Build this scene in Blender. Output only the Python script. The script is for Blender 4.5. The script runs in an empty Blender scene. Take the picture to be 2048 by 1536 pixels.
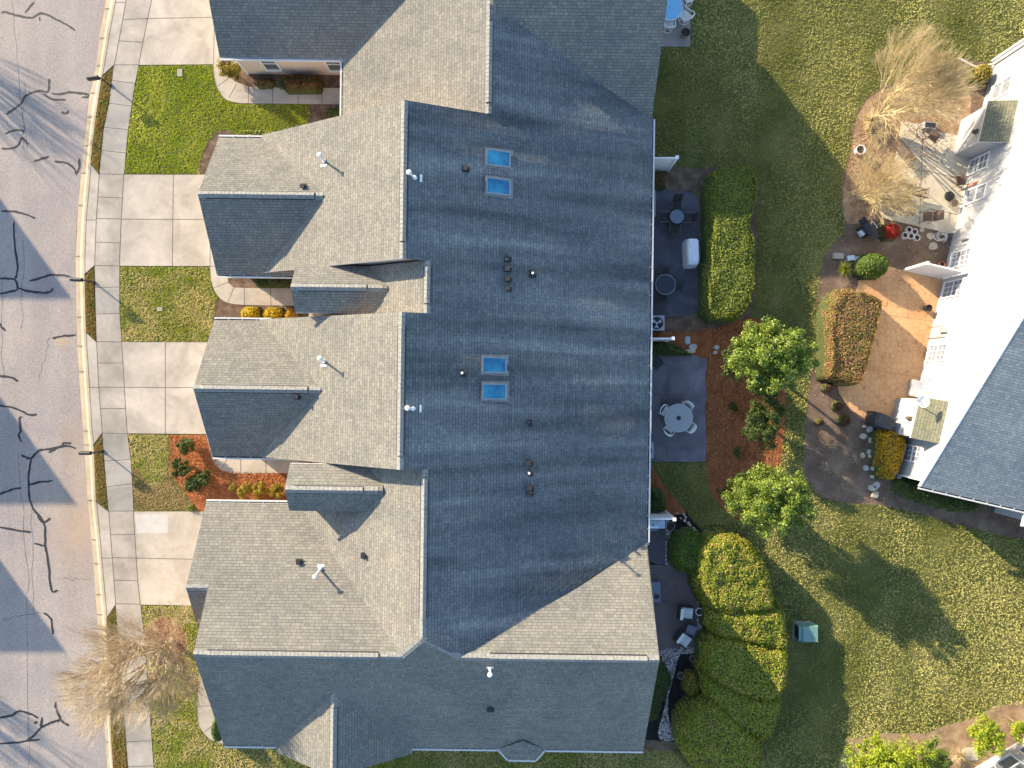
import bpy, bmesh, math, random
import numpy as np
from mathutils import Vector, Matrix, noise

sc = bpy.context.scene
# ------------------------------------------------------------------ camera, sky, sun, exposure
CAM_H = 38.0            # drone height above the yards (m)
FPX = 1400.0            # focal length in photo pixels (2048 wide)
SUN_EL, SUN_AZ = math.radians(17.6), math.radians(308.0)
cam = bpy.data.cameras.new('camera'); co = bpy.data.objects.new('camera', cam)
sc.collection.objects.link(co); co.location = (0, 0, CAM_H); co.rotation_euler = (0, 0, 0)
cam.sensor_width = 36.0; cam.lens = 36.0 * FPX / 2048.0; cam.clip_start = 0.1; cam.clip_end = 3000
sc.camera = co
world = bpy.data.worlds.new('World'); sc.world = world; world.use_nodes = True
_nt = world.node_tree
_sky = _nt.nodes.new('ShaderNodeTexSky'); _sky.sky_type = 'NISHITA'; _sky.sun_disc = False
_sky.sun_elevation = SUN_EL; _sky.sun_rotation = SUN_AZ; _sky.air_density = 1.0; _sky.dust_density = 0.6; _sky.ozone_density = 1.6
_nt.links.new(_sky.outputs[0], _nt.nodes['Background'].inputs[0]); _nt.nodes['Background'].inputs[1].default_value = 0.15
sl = bpy.data.lights.new('sun', 'SUN'); so = bpy.data.objects.new('sun', sl); sc.collection.objects.link(so)
sl.energy = 4.6; sl.angle = math.radians(0.55); sl.color = (1.0, 0.82, 0.58)
SUND = Vector((math.sin(SUN_AZ) * math.cos(SUN_EL), math.cos(SUN_AZ) * math.cos(SUN_EL), math.sin(SUN_EL)))
so.rotation_euler = (-SUND).to_track_quat('-Z', 'Y').to_euler(); so.location = SUND * 60
sc.view_settings.view_transform = 'Standard'; sc.view_settings.look = 'None'
sc.view_settings.exposure = 1.38; sc.view_settings.gamma = 1.0
sc.cycles.max_bounces = 6; sc.cycles.diffuse_bounces = 3; sc.cycles.glossy_bounces = 2
sc.cycles.transmission_bounces = 3; sc.cycles.transparent_max_bounces = 6

rnd = random.Random(7); rng = np.random.default_rng(7)

def P(px, py, h=0.0):
    """ground-survey helper: plan position of a point seen at photo pixel (px,py) standing h metres up"""
    u = (CAM_H - h) / FPX
    return ((px - 1024) * u, (768 - py) * u)
def PP(pts, h=0.0): return [P(a, b, h) for a, b in pts]

# ------------------------------------------------------------------ objects, parts
C = sc.collection
def thing(name, label, cat, loc=(0, 0, 0), rotz=0.0, group=None):
    o = bpy.data.objects.new(name, None); C.objects.link(o); o.location = loc; o.rotation_euler = (0, 0, rotz)
    o.empty_display_size = 0.3; o['label'] = label; o['category'] = cat
    if group: o['group'] = group
    return o
def tag(o, label, cat=None, group=None, kind=None):
    o['label'] = label
    if cat: o['category'] = cat
    if group: o['group'] = group
    if kind: o['kind'] = kind
    return o
def dup(root, loc, rotz, label=None, scale=None):
    r = root.copy(); C.objects.link(r); r.location = loc; r.rotation_euler = (0, 0, rotz)
    if scale: r.scale = scale
    if label: r['label'] = label
    for ch in list(root.children):
        c = ch.copy(); C.objects.link(c); c.parent = r
        for g in list(ch.children):
            d = g.copy(); C.objects.link(d); d.parent = c
    return r

class MB:
    def __init__(s): s.v = []; s.f = []; s.m = []; s.uv = []; s.marks = []
    def face(s, pts, m=0, uv=None):
        n = len(s.v); s.v += [tuple(p) for p in pts]; s.f.append(tuple(range(n, n + len(pts)))); s.m.append(m)
        s.uv.append(uv if uv else [(p[0], p[1]) for p in pts])
    def box(s, c, size, rz=0.0, m=0, M=None):
        cx, cy, cz = c; a, b, d = size[0] / 2, size[1] / 2, size[2] / 2
        cr, sr = math.cos(rz), math.sin(rz); P8 = []
        for z in (-d, d):
            for x, y in ((-a, -b), (a, -b), (a, b), (-a, b)):
                p = Vector((cx + x * cr - y * sr, cy + x * sr + y * cr, cz + z)) if M is None else M @ Vector((cx + x, cy + y, cz + z))
                P8.append(p)
        for q in ((3, 2, 1, 0), (4, 5, 6, 7), (0, 1, 5, 4), (1, 2, 6, 5), (2, 3, 7, 6), (3, 0, 4, 7)):
            s.face([P8[i] for i in q], m)
    def tube(s, p0, p1, r0, r1=None, n=8, m=0, caps=True):
        r1 = r0 if r1 is None else r1
        p0, p1 = Vector(p0), Vector(p1); d = (p1 - p0)
        if d.length < 1e-6: return
        d.normalize(); a = d.orthogonal().normalized(); b = d.cross(a)
        A = [p0 + (a * math.cos(t) + b * math.sin(t)) * r0 for t in [2 * math.pi * i / n for i in range(n)]]
        B = [p1 + (a * math.cos(t) + b * math.sin(t)) * r1 for t in [2 * math.pi * i / n for i in range(n)]]
        for i in range(n):
            j = (i + 1) % n; s.face([A[i], A[j], B[j], B[i]], m)
        if caps: s.face(B, m); s.face(A[::-1], m)
    def path(s, pts, r, n=6, m=0, closed=False):
        pts = list(pts)
        if closed: pts.append(pts[0])
        for a, b in zip(pts, pts[1:]): s.tube(a, b, r, r, n, m)
    def lathe(s, c, prof, n=16, m=0):
        cx, cy, cz = c
        rings = [[(cx + r * math.cos(2 * math.pi * i / n), cy + r * math.sin(2 * math.pi * i / n), cz + z) for i in range(n)] for r, z in prof]
        for A, B in zip(rings, rings[1:]):
            for i in range(n):
                j = (i + 1) % n; s.face([A[i], A[j], B[j], B[i]], m)
        if prof[-1][0] > 1e-4: s.face(rings[-1], m)
        if prof[0][0] > 1e-4: s.face(rings[0][::-1], m)
    def prism(s, poly, z0, z1, m=0, mside=None):
        n = len(poly); ar = sum(poly[i][0] * poly[(i + 1) % n][1] - poly[(i + 1) % n][0] * poly[i][1] for i in range(n))
        if ar < 0: poly = poly[::-1]
        s.face([(x, y, z1) for x, y in poly], m); s.face([(x, y, z0) for x, y in poly[::-1]], m if mside is None else mside)
        for i in range(n):
            a, b = poly[i], poly[(i + 1) % n]
            s.face([(a[0], a[1], z0), (b[0], b[1], z0), (b[0], b[1], z1), (a[0], a[1], z1)], m if mside is None else mside)
    def ribbon(s, pts, w, z, m=0, taper=True):
        n = len(pts); L = []; R = []
        for i, (x, y) in enumerate(pts):
            a = pts[max(i - 1, 0)]; b = pts[min(i + 1, n - 1)]
            dx, dy = b[0] - a[0], b[1] - a[1]; l = math.hypot(dx, dy) or 1; nx, ny = -dy / l, dx / l
            ww = w / 2 * (0.75 + 0.5 * rnd.random()) if taper else w / 2
            if taper and i in (0, n - 1): ww *= 0.45
            L.append((x + nx * ww, y + ny * ww, z)); R.append((x - nx * ww, y - ny * ww, z))
        for i in range(n - 1): s.face([R[i], R[i + 1], L[i + 1], L[i]], m)
    def build(s, name, mats, parent=None, smooth=False, merge=False):
        if len(s.marks) > 1:      # each marked run becomes a part of its own
            mk = s.marks + [len(s.f)]; mk[0] = 0; o = None
            for a, b in zip(mk, mk[1:]):
                t = MB(); idx = {}
                for k in range(a, b):
                    q = []
                    for i in s.f[k]:
                        if i not in idx: idx[i] = len(t.v); t.v.append(s.v[i])
                        q.append(idx[i])
                    t.f.append(tuple(q)); t.m.append(s.m[k]); t.uv.append(s.uv[k])
                if t.f: o = t.build(name, mats, parent, smooth, merge)
            return o
        me = bpy.data.meshes.new(name)
        me.from_pydata([tuple(v) for v in s.v], [], s.f)
        if not isinstance(mats, (list, tuple)): mats = [mats]
        for mm in mats: me.materials.append(mm)
        me.polygons.foreach_set('material_index', s.m)
        uvl = me.uv_layers.new(name='uv'); flat = [c for f in s.uv for p in f for c in p]
        uvl.data.foreach_set('uv', flat)
        if merge:
            bm = bmesh.new(); bm.from_mesh(me); bmesh.ops.remove_doubles(bm, verts=bm.verts, dist=1e-4); bm.to_mesh(me); bm.free()
        if smooth: me.polygons.foreach_set('use_smooth', [True] * len(me.polygons))
        me.update()
        o = bpy.data.objects.new(name, me); C.objects.link(o)
        if parent: o.parent = parent
        return o

def np_mesh(name, verts, faces, mats, parent=None, smooth=False):
    """verts (N,3), faces (M,k) arrays"""
    me = bpy.data.meshes.new(name); N, (M, k) = len(verts), faces.shape
    me.vertices.add(N); me.vertices.foreach_set('co', np.asarray(verts, np.float32).ravel())
    me.loops.add(M * k); me.loops.foreach_set('vertex_index', faces.astype(np.int32).ravel())
    me.polygons.add(M); me.polygons.foreach_set('loop_start', np.arange(0, M * k, k, dtype=np.int32))
    me.update(calc_edges=True)
    if not isinstance(mats, (list, tuple)): mats = [mats]
    for mm in mats: me.materials.append(mm)
    if smooth: me.polygons.foreach_set('use_smooth', np.ones(M, bool))
    o = bpy.data.objects.new(name, me); C.objects.link(o)
    if parent: o.parent = parent
    return o

def smooth_poly(pts, k=4):
    out = []; n = len(pts)
    for i in range(n):
        p0, p1, p2, p3 = pts[i - 1], pts[i], pts[(i + 1) % n], pts[(i + 2) % n]
        for j in range(k):
            t = j / k
            out.append(tuple(0.5 * ((2 * p1[a]) + (-p0[a] + p2[a]) * t + (2 * p0[a] - 5 * p1[a] + 4 * p2[a] - p3[a]) * t * t + (-p0[a] + 3 * p1[a] - 3 * p2[a] + p3[a]) * t ** 3) for a in (0, 1)))
    return out
def smooth_line(pts, k=4):
    out = []; n = len(pts)
    for i in range(n - 1):
        p0, p1, p2, p3 = pts[max(i - 1, 0)], pts[i], pts[i + 1], pts[min(i + 2, n - 1)]
        for j in range(k):
            t = j / k
            out.append(tuple(0.5 * ((2 * p1[a]) + (-p0[a] + p2[a]) * t + (2 * p0[a] - 5 * p1[a] + 4 * p2[a] - p3[a]) * t * t + (-p0[a] + 3 * p1[a] - 3 * p2[a] + p3[a]) * t ** 3) for a in (0, 1)))
    out.append(tuple(pts[-1])); return out
def inside(pts, poly):
    """vectorised point in polygon"""
    x, y = pts[:, 0], pts[:, 1]; r = np.zeros(len(pts), bool); n = len(poly)
    for i in range(n):
        x1, y1 = poly[i]; x2, y2 = poly[(i + 1) % n]
        c = ((y1 > y) != (y2 > y)) & (x < (x2 - x1) * (y - y1) / ((y2 - y1) or 1e-9) + x1); r ^= c
    return r
def edge_dist(pts, poly):
    d = np.full(len(pts), 1e9); n = len(poly)
    for i in range(n):
        a = np.array(poly[i]); b = np.array(poly[(i + 1) % n]); ab = b - a; L = ab @ ab or 1e-9
        t = np.clip(((pts - a) @ ab) / L, 0, 1); q = a + t[:, None] * ab
        d = np.minimum(d, np.hypot(*(pts - q).T))
    return d

# ------------------------------------------------------------------ materials
def new_mat(name):
    m = bpy.data.materials.new(name); m.use_nodes = True; nt = m.node_tree
    return m, nt, nt.nodes['Principled BSDF']
def N(nt, t, **kw):
    n = nt.nodes.new(t)
    for k, v in kw.items():
        if k in n.inputs.keys() if isinstance(k, str) else False: n.inputs[k].default_value = v
        else: setattr(n, k, v)
    return n
def ramp(nt, stops):
    r = nt.nodes.new('ShaderNodeValToRGB'); e = r.color_ramp.elements
    while len(e) < len(stops): e.new(0.5)
    for i, (p, c) in enumerate(stops): e[i].position = p; e[i].color = (*c, 1)
    return r
def noise_node(nt, scale, detail=4, rough=0.55, coord='Object', dist=0.0, stretch=None):
    tc = nt.nodes.new('ShaderNodeTexCoord'); n = nt.nodes.new('ShaderNodeTexNoise')
    n.inputs['Scale'].default_value = scale; n.inputs['Detail'].default_value = detail; n.inputs['Roughness'].default_value = rough
    n.inputs['Distortion'].default_value = dist
    if stretch:
        mp = nt.nodes.new('ShaderNodeMapping'); mp.inputs['Scale'].default_value = stretch
        nt.links.new(tc.outputs[coord], mp.inputs[0]); nt.links.new(mp.outputs[0], n.inputs['Vector'])
    else: nt.links.new(tc.outputs[coord], n.inputs['Vector'])
    return n
def mix(nt, a, b, fac, mode='MIX'):
    m = nt.nodes.new('ShaderNodeMix'); m.data_type = 'RGBA'; m.blend_type = mode
    if isinstance(fac, (int, float)): m.inputs[0].default_value = fac
    else: nt.links.new(fac, m.inputs[0])
    for i, v in ((6, a), (7, b)):
        if isinstance(v, (tuple, list)): m.inputs[i].default_value = (*v, 1)
        else: nt.links.new(v, m.inputs[i])
    return m.outputs[2]
def bump(nt, bsdf, height, strength=0.3, dist=0.02):
    b = nt.nodes.new('ShaderNodeBump'); b.inputs['Strength'].default_value = strength; b.inputs['Distance'].default_value = dist
    nt.links.new(height, b.inputs['Height']); nt.links.new(b.outputs[0], bsdf.inputs['Normal']); return b
def mathn(nt, op, a, b=None, c=None):
    m = nt.nodes.new('ShaderNodeMath'); m.operation = op
    for i, v in enumerate((a, b, c)):
        if v is None: continue
        if isinstance(v, (int, float)): m.inputs[i].default_value = v
        else: nt.links.new(v, m.inputs[i])
    return m.outputs[0]

def plain(name, col, rough=0.6, var=0.06, metal=0.0, scale=6.0, spec=0.5):
    m, nt, b = new_mat(name); b.inputs['Roughness'].default_value = rough; b.inputs['Metallic'].default_value = metal
    b.inputs['Specular IOR Level'].default_value = spec
    n = noise_node(nt, scale, 5)
    r = ramp(nt, [(0.3, tuple(c * (1 - var * 2) for c in col)), (0.7, tuple(min(1, c * (1 + var * 2)) for c in col))])
    nt.links.new(n.outputs[0], r.inputs[0]); nt.links.new(r.outputs[0], b.inputs['Base Color'])
    return m

def shingle_mat(name, base, sun_streaks=False):
    m, nt, b = new_mat(name); b.inputs['Roughness'].default_value = 0.95; b.inputs['Specular IOR Level'].default_value = 0.15
    uv = nt.nodes.new('ShaderNodeUVMap'); uv.uv_map = 'uv'
    br = nt.nodes.new('ShaderNodeTexBrick'); nt.links.new(uv.outputs[0], br.inputs['Vector'])
    br.inputs['Scale'].default_value = 1.0; br.inputs['Brick Width'].default_value = 0.31; br.inputs['Row Height'].default_value = 0.143
    br.inputs['Mortar Size'].default_value = 0.011; br.inputs['Mortar Smooth'].default_value = 0.3; br.inputs['Bias'].default_value = 0.0
    br.offset = 0.43; br.offset_frequency = 2; br.squash = 0.7; br.squash_frequency = 3
    br.inputs['Color1'].default_value = (*[c * 0.88 for c in base], 1); br.inputs['Color2'].default_value = (*[min(1, c * 1.12) for c in base], 1)
    br.inputs['Mortar'].default_value = (*[c * 0.48 for c in base], 1)
    # second, finer tab variation (laminated shingles)
    br2 = nt.nodes.new('ShaderNodeTexBrick'); nt.links.new(uv.outputs[0], br2.inputs['Vector'])
    br2.inputs['Scale'].default_value = 1.0; br2.inputs['Brick Width'].default_value = 0.17; br2.inputs['Row Height'].default_value = 0.143
    br2.inputs['Mortar Size'].default_value = 0.004; br2.offset = 0.37; br2.squash = 1.3; br2.squash_frequency = 4
    br2.inputs['Color1'].default_value = (0.84, 0.86, 0.89, 1); br2.inputs['Color2'].default_value = (1.14, 1.11, 1.05, 1); br2.inputs['Mortar'].default_value = (0.75, 0.75, 0.75, 1)
    c1 = mix(nt, br.outputs[0], br2.outputs[0], 0.75, 'MULTIPLY')
    n = noise_node(nt, 0.35, 5, 0.6); r = ramp(nt, [(0.3, (0.84, 0.86, 0.88)), (0.7, (1.12, 1.1, 1.06))]); nt.links.new(n.outputs[0], r.inputs[0])
    n2 = noise_node(nt, 60, 3, 0.7); r2 = ramp(nt, [(0.3, (0.8, 0.8, 0.8)), (0.7, (1.2, 1.2, 1.2))]); nt.links.new(n2.outputs[0], r2.inputs[0])
    c2 = mix(nt, c1, r.outputs[0], 1.0, 'MULTIPLY'); c3 = mix(nt, c2, r2.outputs[0], 0.6, 'MULTIPLY')
    if sun_streaks:    # grazing sun and shade bands painted into the colour, running down the slope
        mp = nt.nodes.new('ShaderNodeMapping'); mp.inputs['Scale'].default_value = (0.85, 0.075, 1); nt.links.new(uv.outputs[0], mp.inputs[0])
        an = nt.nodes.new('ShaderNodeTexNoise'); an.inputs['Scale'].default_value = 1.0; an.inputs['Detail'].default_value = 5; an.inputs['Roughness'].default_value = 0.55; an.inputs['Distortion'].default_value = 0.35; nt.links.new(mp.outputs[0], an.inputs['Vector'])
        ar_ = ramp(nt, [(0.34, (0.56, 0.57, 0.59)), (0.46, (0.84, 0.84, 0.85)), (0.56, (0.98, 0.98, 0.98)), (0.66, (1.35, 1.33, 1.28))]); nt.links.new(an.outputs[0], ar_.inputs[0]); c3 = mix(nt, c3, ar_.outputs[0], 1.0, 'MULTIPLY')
    nt.links.new(c3, b.inputs['Base Color'])
    sep = nt.nodes.new('ShaderNodeSeparateXYZ'); nt.links.new(uv.outputs[0], sep.inputs[0])
    fr = mathn(nt, 'FRACT', mathn(nt, 'DIVIDE', sep.outputs[1], 0.143)); saw = mathn(nt, 'SUBTRACT', 1.0, fr)
    tab = nt.nodes.new('ShaderNodeRGBToBW'); nt.links.new(br2.outputs[0], tab.inputs[0])
    hgt = mathn(nt, 'ADD', saw, mathn(nt, 'MULTIPLY', tab.outputs[0], 0.6))
    bump(nt, b, hgt, 0.4, 0.005)
    return m

def ground_mat(name, stops, scale=3.0, fine=30.0, bstr=0.5, bdist=0.03, fscale2=0.8, rough=1.0, stretch=None, patches=None):
    """patchy granular ground: broad noise picks the tone, fine noise breaks it up"""
    m, nt, b = new_mat(name); b.inputs['Roughness'].default_value = rough; b.inputs['Specular IOR Level'].default_value = 0.2
    n = noise_node(nt, scale, 6, 0.65, stretch=stretch); f = noise_node(nt, fine, 4, 0.75, stretch=stretch)
    v = mathn(nt, 'ADD', mathn(nt, 'MULTIPLY', n.outputs[0], 0.55), mathn(nt, 'MULTIPLY', f.outputs[0], 0.45))
    r = ramp(nt, stops); nt.links.new(v, r.inputs[0]); col = r.outputs[0]
    if patches:
        pn = noise_node(nt, patches[0], 4, 0.6); pr = ramp(nt, patches[1]); nt.links.new(pn.outputs[0], pr.inputs[0])
        col = mix(nt, col, pr.outputs[0], 1.0, 'MULTIPLY')
    nt.links.new(col, b.inputs['Base Color']); bump(nt, b, f.outputs[0], bstr, bdist)
    return m

def concrete_mat(name, col, stain=0.18, joints=None):
    m, nt, b = new_mat(name); b.inputs['Roughness'].default_value = 0.9; b.inputs['Specular IOR Level'].default_value = 0.25
    n = noise_node(nt, 0.55, 7, 0.6, dist=0.6); f = noise_node(nt, 55, 3, 0.7); g = noise_node(nt, 3.0, 6, 0.7)
    r = ramp(nt, [(0.32, tuple(c * (1 - stain) for c in col)), (0.68, tuple(min(1, c * (1 + stain * 0.6)) for c in col))])
    nt.links.new(n.outputs[0], r.inputs[0])
    r2 = ramp(nt, [(0.3, (0.90, 0.89, 0.88)), (0.7, (1.06, 1.06, 1.06))]); nt.links.new(g.outputs[0], r2.inputs[0])
    r3 = ramp(nt, [(0.3, (0.9, 0.9, 0.9)), (0.7, (1.1, 1.1, 1.1))]); nt.links.new(f.outputs[0], r3.inputs[0])
    nt.links.new(mix(nt, mix(nt, r.outputs[0], r2.outputs[0], 1.0, 'MULTIPLY'), r3.outputs[0], 1.0, 'MULTIPLY'), b.inputs['Base Color'])
    bump(nt, b, f.outputs[0], 0.15, 0.004)
    return m

def leaf_mat(name, stops, trans=0.25, rough=0.55):
    m, nt, b = new_mat(name); nt.nodes.remove(b); out = nt.nodes['Material Output']
    g = nt.nodes.new('ShaderNodeNewGeometry'); n = noise_node(nt, 1.1, 4, 0.6)
    v = mathn(nt, 'ADD', mathn(nt, 'MULTIPLY', g.outputs['Random Per Island'], 0.55), mathn(nt, 'MULTIPLY', n.outputs[0], 0.45))
    r = ramp(nt, stops); nt.links.new(v, r.inputs[0])
    p = nt.nodes.new('ShaderNodeBsdfPrincipled'); p.inputs['Roughness'].default_value = rough; p.inputs['Specular IOR Level'].default_value = 0.35
    t = nt.nodes.new('ShaderNodeBsdfTranslucent'); ms = nt.nodes.new('ShaderNodeMixShader'); ms.inputs[0].default_value = trans
    nt.links.new(r.outputs[0], p.inputs['Base Color']); nt.links.new(r.outputs[0], t.inputs[0])
    nt.links.new(p.outputs[0], ms.inputs[1]); nt.links.new(t.outputs[0], ms.inputs[2]); nt.links.new(ms.outputs[0], out.inputs[0])
    return m

def grass_mat(name, green, dry, soil=None, sc0=0.22, lo=0.42, hi=0.62, stretch=None):
    """blades: the green/dry patches follow a broad noise over the lawn, each blade a little different"""
    m, nt, b = new_mat(name); nt.nodes.remove(b); out = nt.nodes['Material Output']
    g = nt.nodes.new('ShaderNodeNewGeometry'); n = noise_node(nt, sc0, 5, 0.65, dist=0.4, stretch=stretch)
    r = ramp(nt, [(lo, green), (hi, dry)])
    v = mathn(nt, 'ADD', n.outputs[0], mathn(nt, 'MULTIPLY', mathn(nt, 'SUBTRACT', g.outputs['Random Per Island'], 0.5), 0.22)); nt.links.new(v, r.inputs[0])
    r2 = ramp(nt, [(0.0, (0.85, 0.85, 0.85)), (1.0, (1.2, 1.18, 1.15))]); nt.links.new(g.outputs['Random Per Island'], r2.inputs[0])
    col = mix(nt, r.outputs[0], r2.outputs[0], 1.0, 'MULTIPLY')
    p = nt.nodes.new('ShaderNodeBsdfDiffuse'); t = nt.nodes.new('ShaderNodeBsdfTranslucent'); ms = nt.nodes.new('ShaderNodeMixShader'); ms.inputs[0].default_value = 0.3
    nt.links.new(col, p.inputs[0]); nt.links.new(col, t.inputs[0]); nt.links.new(p.outputs[0], ms.inputs[1]); nt.links.new(t.outputs[0], ms.inputs[2]); nt.links.new(ms.outputs[0], out.inputs[0])
    return m

SH = (0.212, 0.206, 0.186)
M = {}
M['shingle'] = shingle_mat('asphalt_shingle', SH)
M['shingle_east'] = shingle_mat('shade_streaked_shingle', (0.176, 0.188, 0.196), True)  # same shingle, darker and bluer; shade and sun streaks painted into the colour
M['shingle_tan'] = shingle_mat('asphalt_shingle_olive', (0.17, 0.175, 0.13))
M['cap'] = plain('ridge_cap', (0.24, 0.24, 0.225), 0.95, 0.14, scale=9)
M['white'] = plain('white_vinyl', (0.78, 0.78, 0.77), 0.45, 0.02)
M['gutter'] = plain('white_gutter', (0.60, 0.595, 0.58), 0.4, 0.03)
M['siding_pink'] = plain('beige_siding', (0.62, 0.52, 0.44), 0.7, 0.03)
M['black'] = plain('black_metal', (0.022, 0.022, 0.025), 0.45, 0.1)
M['darkvent'] = plain('dark_vent_plastic', (0.028, 0.028, 0.032), 0.6, 0.1)
M['skyframe'] = plain('skylight_frame', (0.26, 0.29, 0.32), 0.5, 0.05)
M['shingle_light'] = shingle_mat('asphalt_shingle_light', (0.34, 0.35, 0.34))
M['lead'] = plain('painted_flue', (0.80, 0.81, 0.82), 0.35, 0.03)
M['galv'] = plain('galvanised', (0.55, 0.57, 0.60), 0.4, 0.08, metal=0.6)
M['glass'] = plain('window_glass', (0.10, 0.13, 0.15), 0.08, 0.1, spec=0.8)
M['glass_pale'] = plain('pale_reflection_glass', (0.22, 0.24, 0.27), 0.15, 0.15, spec=0.6)  # paler base colour stands in for bright reflections on the panes
M['concrete'] = concrete_mat('drive_concrete', (0.47, 0.415, 0.345), 0.27)
M['concrete2'] = concrete_mat('sidewalk_concrete', (0.41, 0.365, 0.31), 0.3)
M['curb'] = concrete_mat('kerb_concrete', (0.52, 0.42, 0.29), 0.2)
M['joint'] = plain('joint_dark', (0.10, 0.09, 0.08), 0.95, 0.15)
M['patch'] = concrete_mat('pale_patch', (0.53, 0.50, 0.465), 0.08)
M['tar'] = plain('crack_sealant', (0.022, 0.023, 0.028), 0.75, 0.15, scale=14)
M['slate'] = concrete_mat('slate_patio', (0.115, 0.112, 0.135), 0.35)
M['slate2'] = concrete_mat('mottled_patio', (0.165, 0.155, 0.18), 0.5)
M['brownpatio'] = concrete_mat('brown_patio', (0.15, 0.125, 0.125), 0.2)
M['greypatio'] = concrete_mat('grey_patio', (0.30, 0.28, 0.28), 0.2)
M['tanpatio'] = concrete_mat('tan_patio', (0.60, 0.54, 0.42), 0.2)
M['stone'] = plain('field_stone', (0.42, 0.37, 0.28), 0.9, 0.2, scale=3)
M['green_box'] = plain('green_enamel', (0.16, 0.28, 0.25), 0.5, 0.04)
M['trunk'] = plain('bark', (0.17, 0.12, 0.08), 0.9, 0.25, scale=12)
M['pot'] = plain('grey_brown_pot', (0.20, 0.17, 0.15), 0.7, 0.1)
M['whitepot'] = plain('white_pot', (0.72, 0.68, 0.66), 0.6, 0.04)
M['terracotta'] = plain('terracotta', (0.45, 0.16, 0.08), 0.8, 0.1)
M['soil'] = plain('potting_soil', (0.05, 0.035, 0.025), 1.0, 0.25, scale=30)
M['wicker'] = plain('dark_wicker', (0.03, 0.027, 0.025), 0.7, 0.2, scale=40)
M['bronze'] = plain('bronze_frame', (0.14, 0.10, 0.07), 0.5, 0.1)
M['sling'] = plain('brown_sling', (0.13, 0.085, 0.06), 0.8, 0.15, scale=30)
M['tabletop'] = plain('blue_grey_top', (0.14, 0.17, 0.22), 0.35, 0.06)
M['teak'] = plain('weathered_table', (0.36, 0.37, 0.38), 0.7, 0.12, scale=14)
M['cushion'] = plain('pale_cushion', (0.62, 0.64, 0.62), 0.85, 0.05)
M['bluetop'] = plain('blue_glass_top', (0.20, 0.50, 0.78), 0.3, 0.03)
M['greycover'] = plain('charcoal_cover', (0.035, 0.04, 0.045), 0.7, 0.2)
M['whitecover'] = plain('pale_cover', (0.62, 0.64, 0.68), 0.7, 0.05)
M['steel'] = plain('brushed_steel', (0.45, 0.52, 0.62), 0.3, 0.05, metal=0.5)

# skylight glass: sky reflection painted in as blue base colour, under a glossy coat
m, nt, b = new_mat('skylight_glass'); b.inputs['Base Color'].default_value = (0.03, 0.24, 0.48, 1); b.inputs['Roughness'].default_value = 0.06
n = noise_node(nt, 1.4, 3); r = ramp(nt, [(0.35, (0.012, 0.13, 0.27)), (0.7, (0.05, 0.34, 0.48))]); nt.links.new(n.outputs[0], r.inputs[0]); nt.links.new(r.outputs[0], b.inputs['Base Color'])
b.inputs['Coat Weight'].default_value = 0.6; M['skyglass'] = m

# white lap siding (horizontal boards by height)
m, nt, b = new_mat('white_lap_siding'); b.inputs['Roughness'].default_value = 0.5
tc = nt.nodes.new('ShaderNodeTexCoord'); sp = nt.nodes.new('ShaderNodeSeparateXYZ'); nt.links.new(tc.outputs['Object'], sp.inputs[0])
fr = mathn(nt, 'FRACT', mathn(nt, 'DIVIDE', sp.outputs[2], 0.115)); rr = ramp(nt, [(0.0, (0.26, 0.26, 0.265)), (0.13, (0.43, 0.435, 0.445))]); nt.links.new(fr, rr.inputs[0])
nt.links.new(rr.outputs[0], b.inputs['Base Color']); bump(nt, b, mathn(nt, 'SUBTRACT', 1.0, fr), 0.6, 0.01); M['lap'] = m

# road
m, nt, b = new_mat('road_asphalt'); b.inputs['Roughness'].default_value = 0.92; b.inputs['Specular IOR Level'].default_value = 0.3
f = noise_node(nt, 26, 5, 0.85); g = noise_node(nt, 0.22, 6, 0.6, dist=0.5); s_ = noise_node(nt, 0.9, 4, 0.5, stretch=(1.0, 0.12, 1))
r = ramp(nt, [(0.38, (0.215, 0.187, 0.168)), (0.5, (0.345, 0.30, 0.268)), (0.62, (0.50, 0.44, 0.39))]); nt.links.new(f.outputs[0], r.inputs[0])
r2 = ramp(nt, [(0.35, (0.88, 0.88, 0.92)), (0.65, (1.08, 1.06, 1.03))]); nt.links.new(g.outputs[0], r2.inputs[0])
r3 = ramp(nt, [(0.35, (0.92, 0.92, 0.92)), (0.65, (1.06, 1.06, 1.06))]); nt.links.new(s_.outputs[0], r3.inputs[0])
# orange clay wash where the photo shows it (a stain on the road, by place)
tc = nt.nodes.new('ShaderNodeTexCoord'); 
def blob(nt, x, y, rx, ry):
    mp = nt.nodes.new('ShaderNodeMapping'); mp.vector_type = 'POINT'; mp.inputs['Scale'].default_value = (1 / rx, 1 / ry, 0); mp.inputs['Location'].default_value = (-x / rx, -y / ry, 0)
    tcc = nt.nodes.new('ShaderNodeTexCoord'); nt.links.new(tcc.outputs['Object'], mp.inputs[0])
    gr = nt.nodes.new('ShaderNodeTexGradient'); gr.gradient_type = 'SPHERICAL'; nt.links.new(mp.outputs[0], gr.inputs[0]); return gr.outputs['Fac']
w1 = blob(nt, *P(158, 1060), 2.6, 3.2); w2 = blob(nt, *P(122, 682), 0.55, 0.45); w3 = blob(nt, *P(150, 900), 1.6, 2.6)
nz = noise_node(nt, 1.8, 5, 0.7)
wash = mathn(nt, 'MULTIPLY', mathn(nt, 'ADD', mathn(nt, 'ADD', mathn(nt, 'MULTIPLY', w1, 0.8), w2), mathn(nt, 'MULTIPLY', w3, 0.5)), nz.outputs[0])
c = mix(nt, mix(nt, r.outputs[0], r2.outputs[0], 1, 'MULTIPLY'), r3.outputs[0], 1, 'MULTIPLY'); c = mix(nt, c, (0.52, 0.34, 0.17), wash)
nt.links.new(c, b.inputs['Base Color']); bump(nt, b, f.outputs[0], 0.5, 0.008); M['road'] = m

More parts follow.
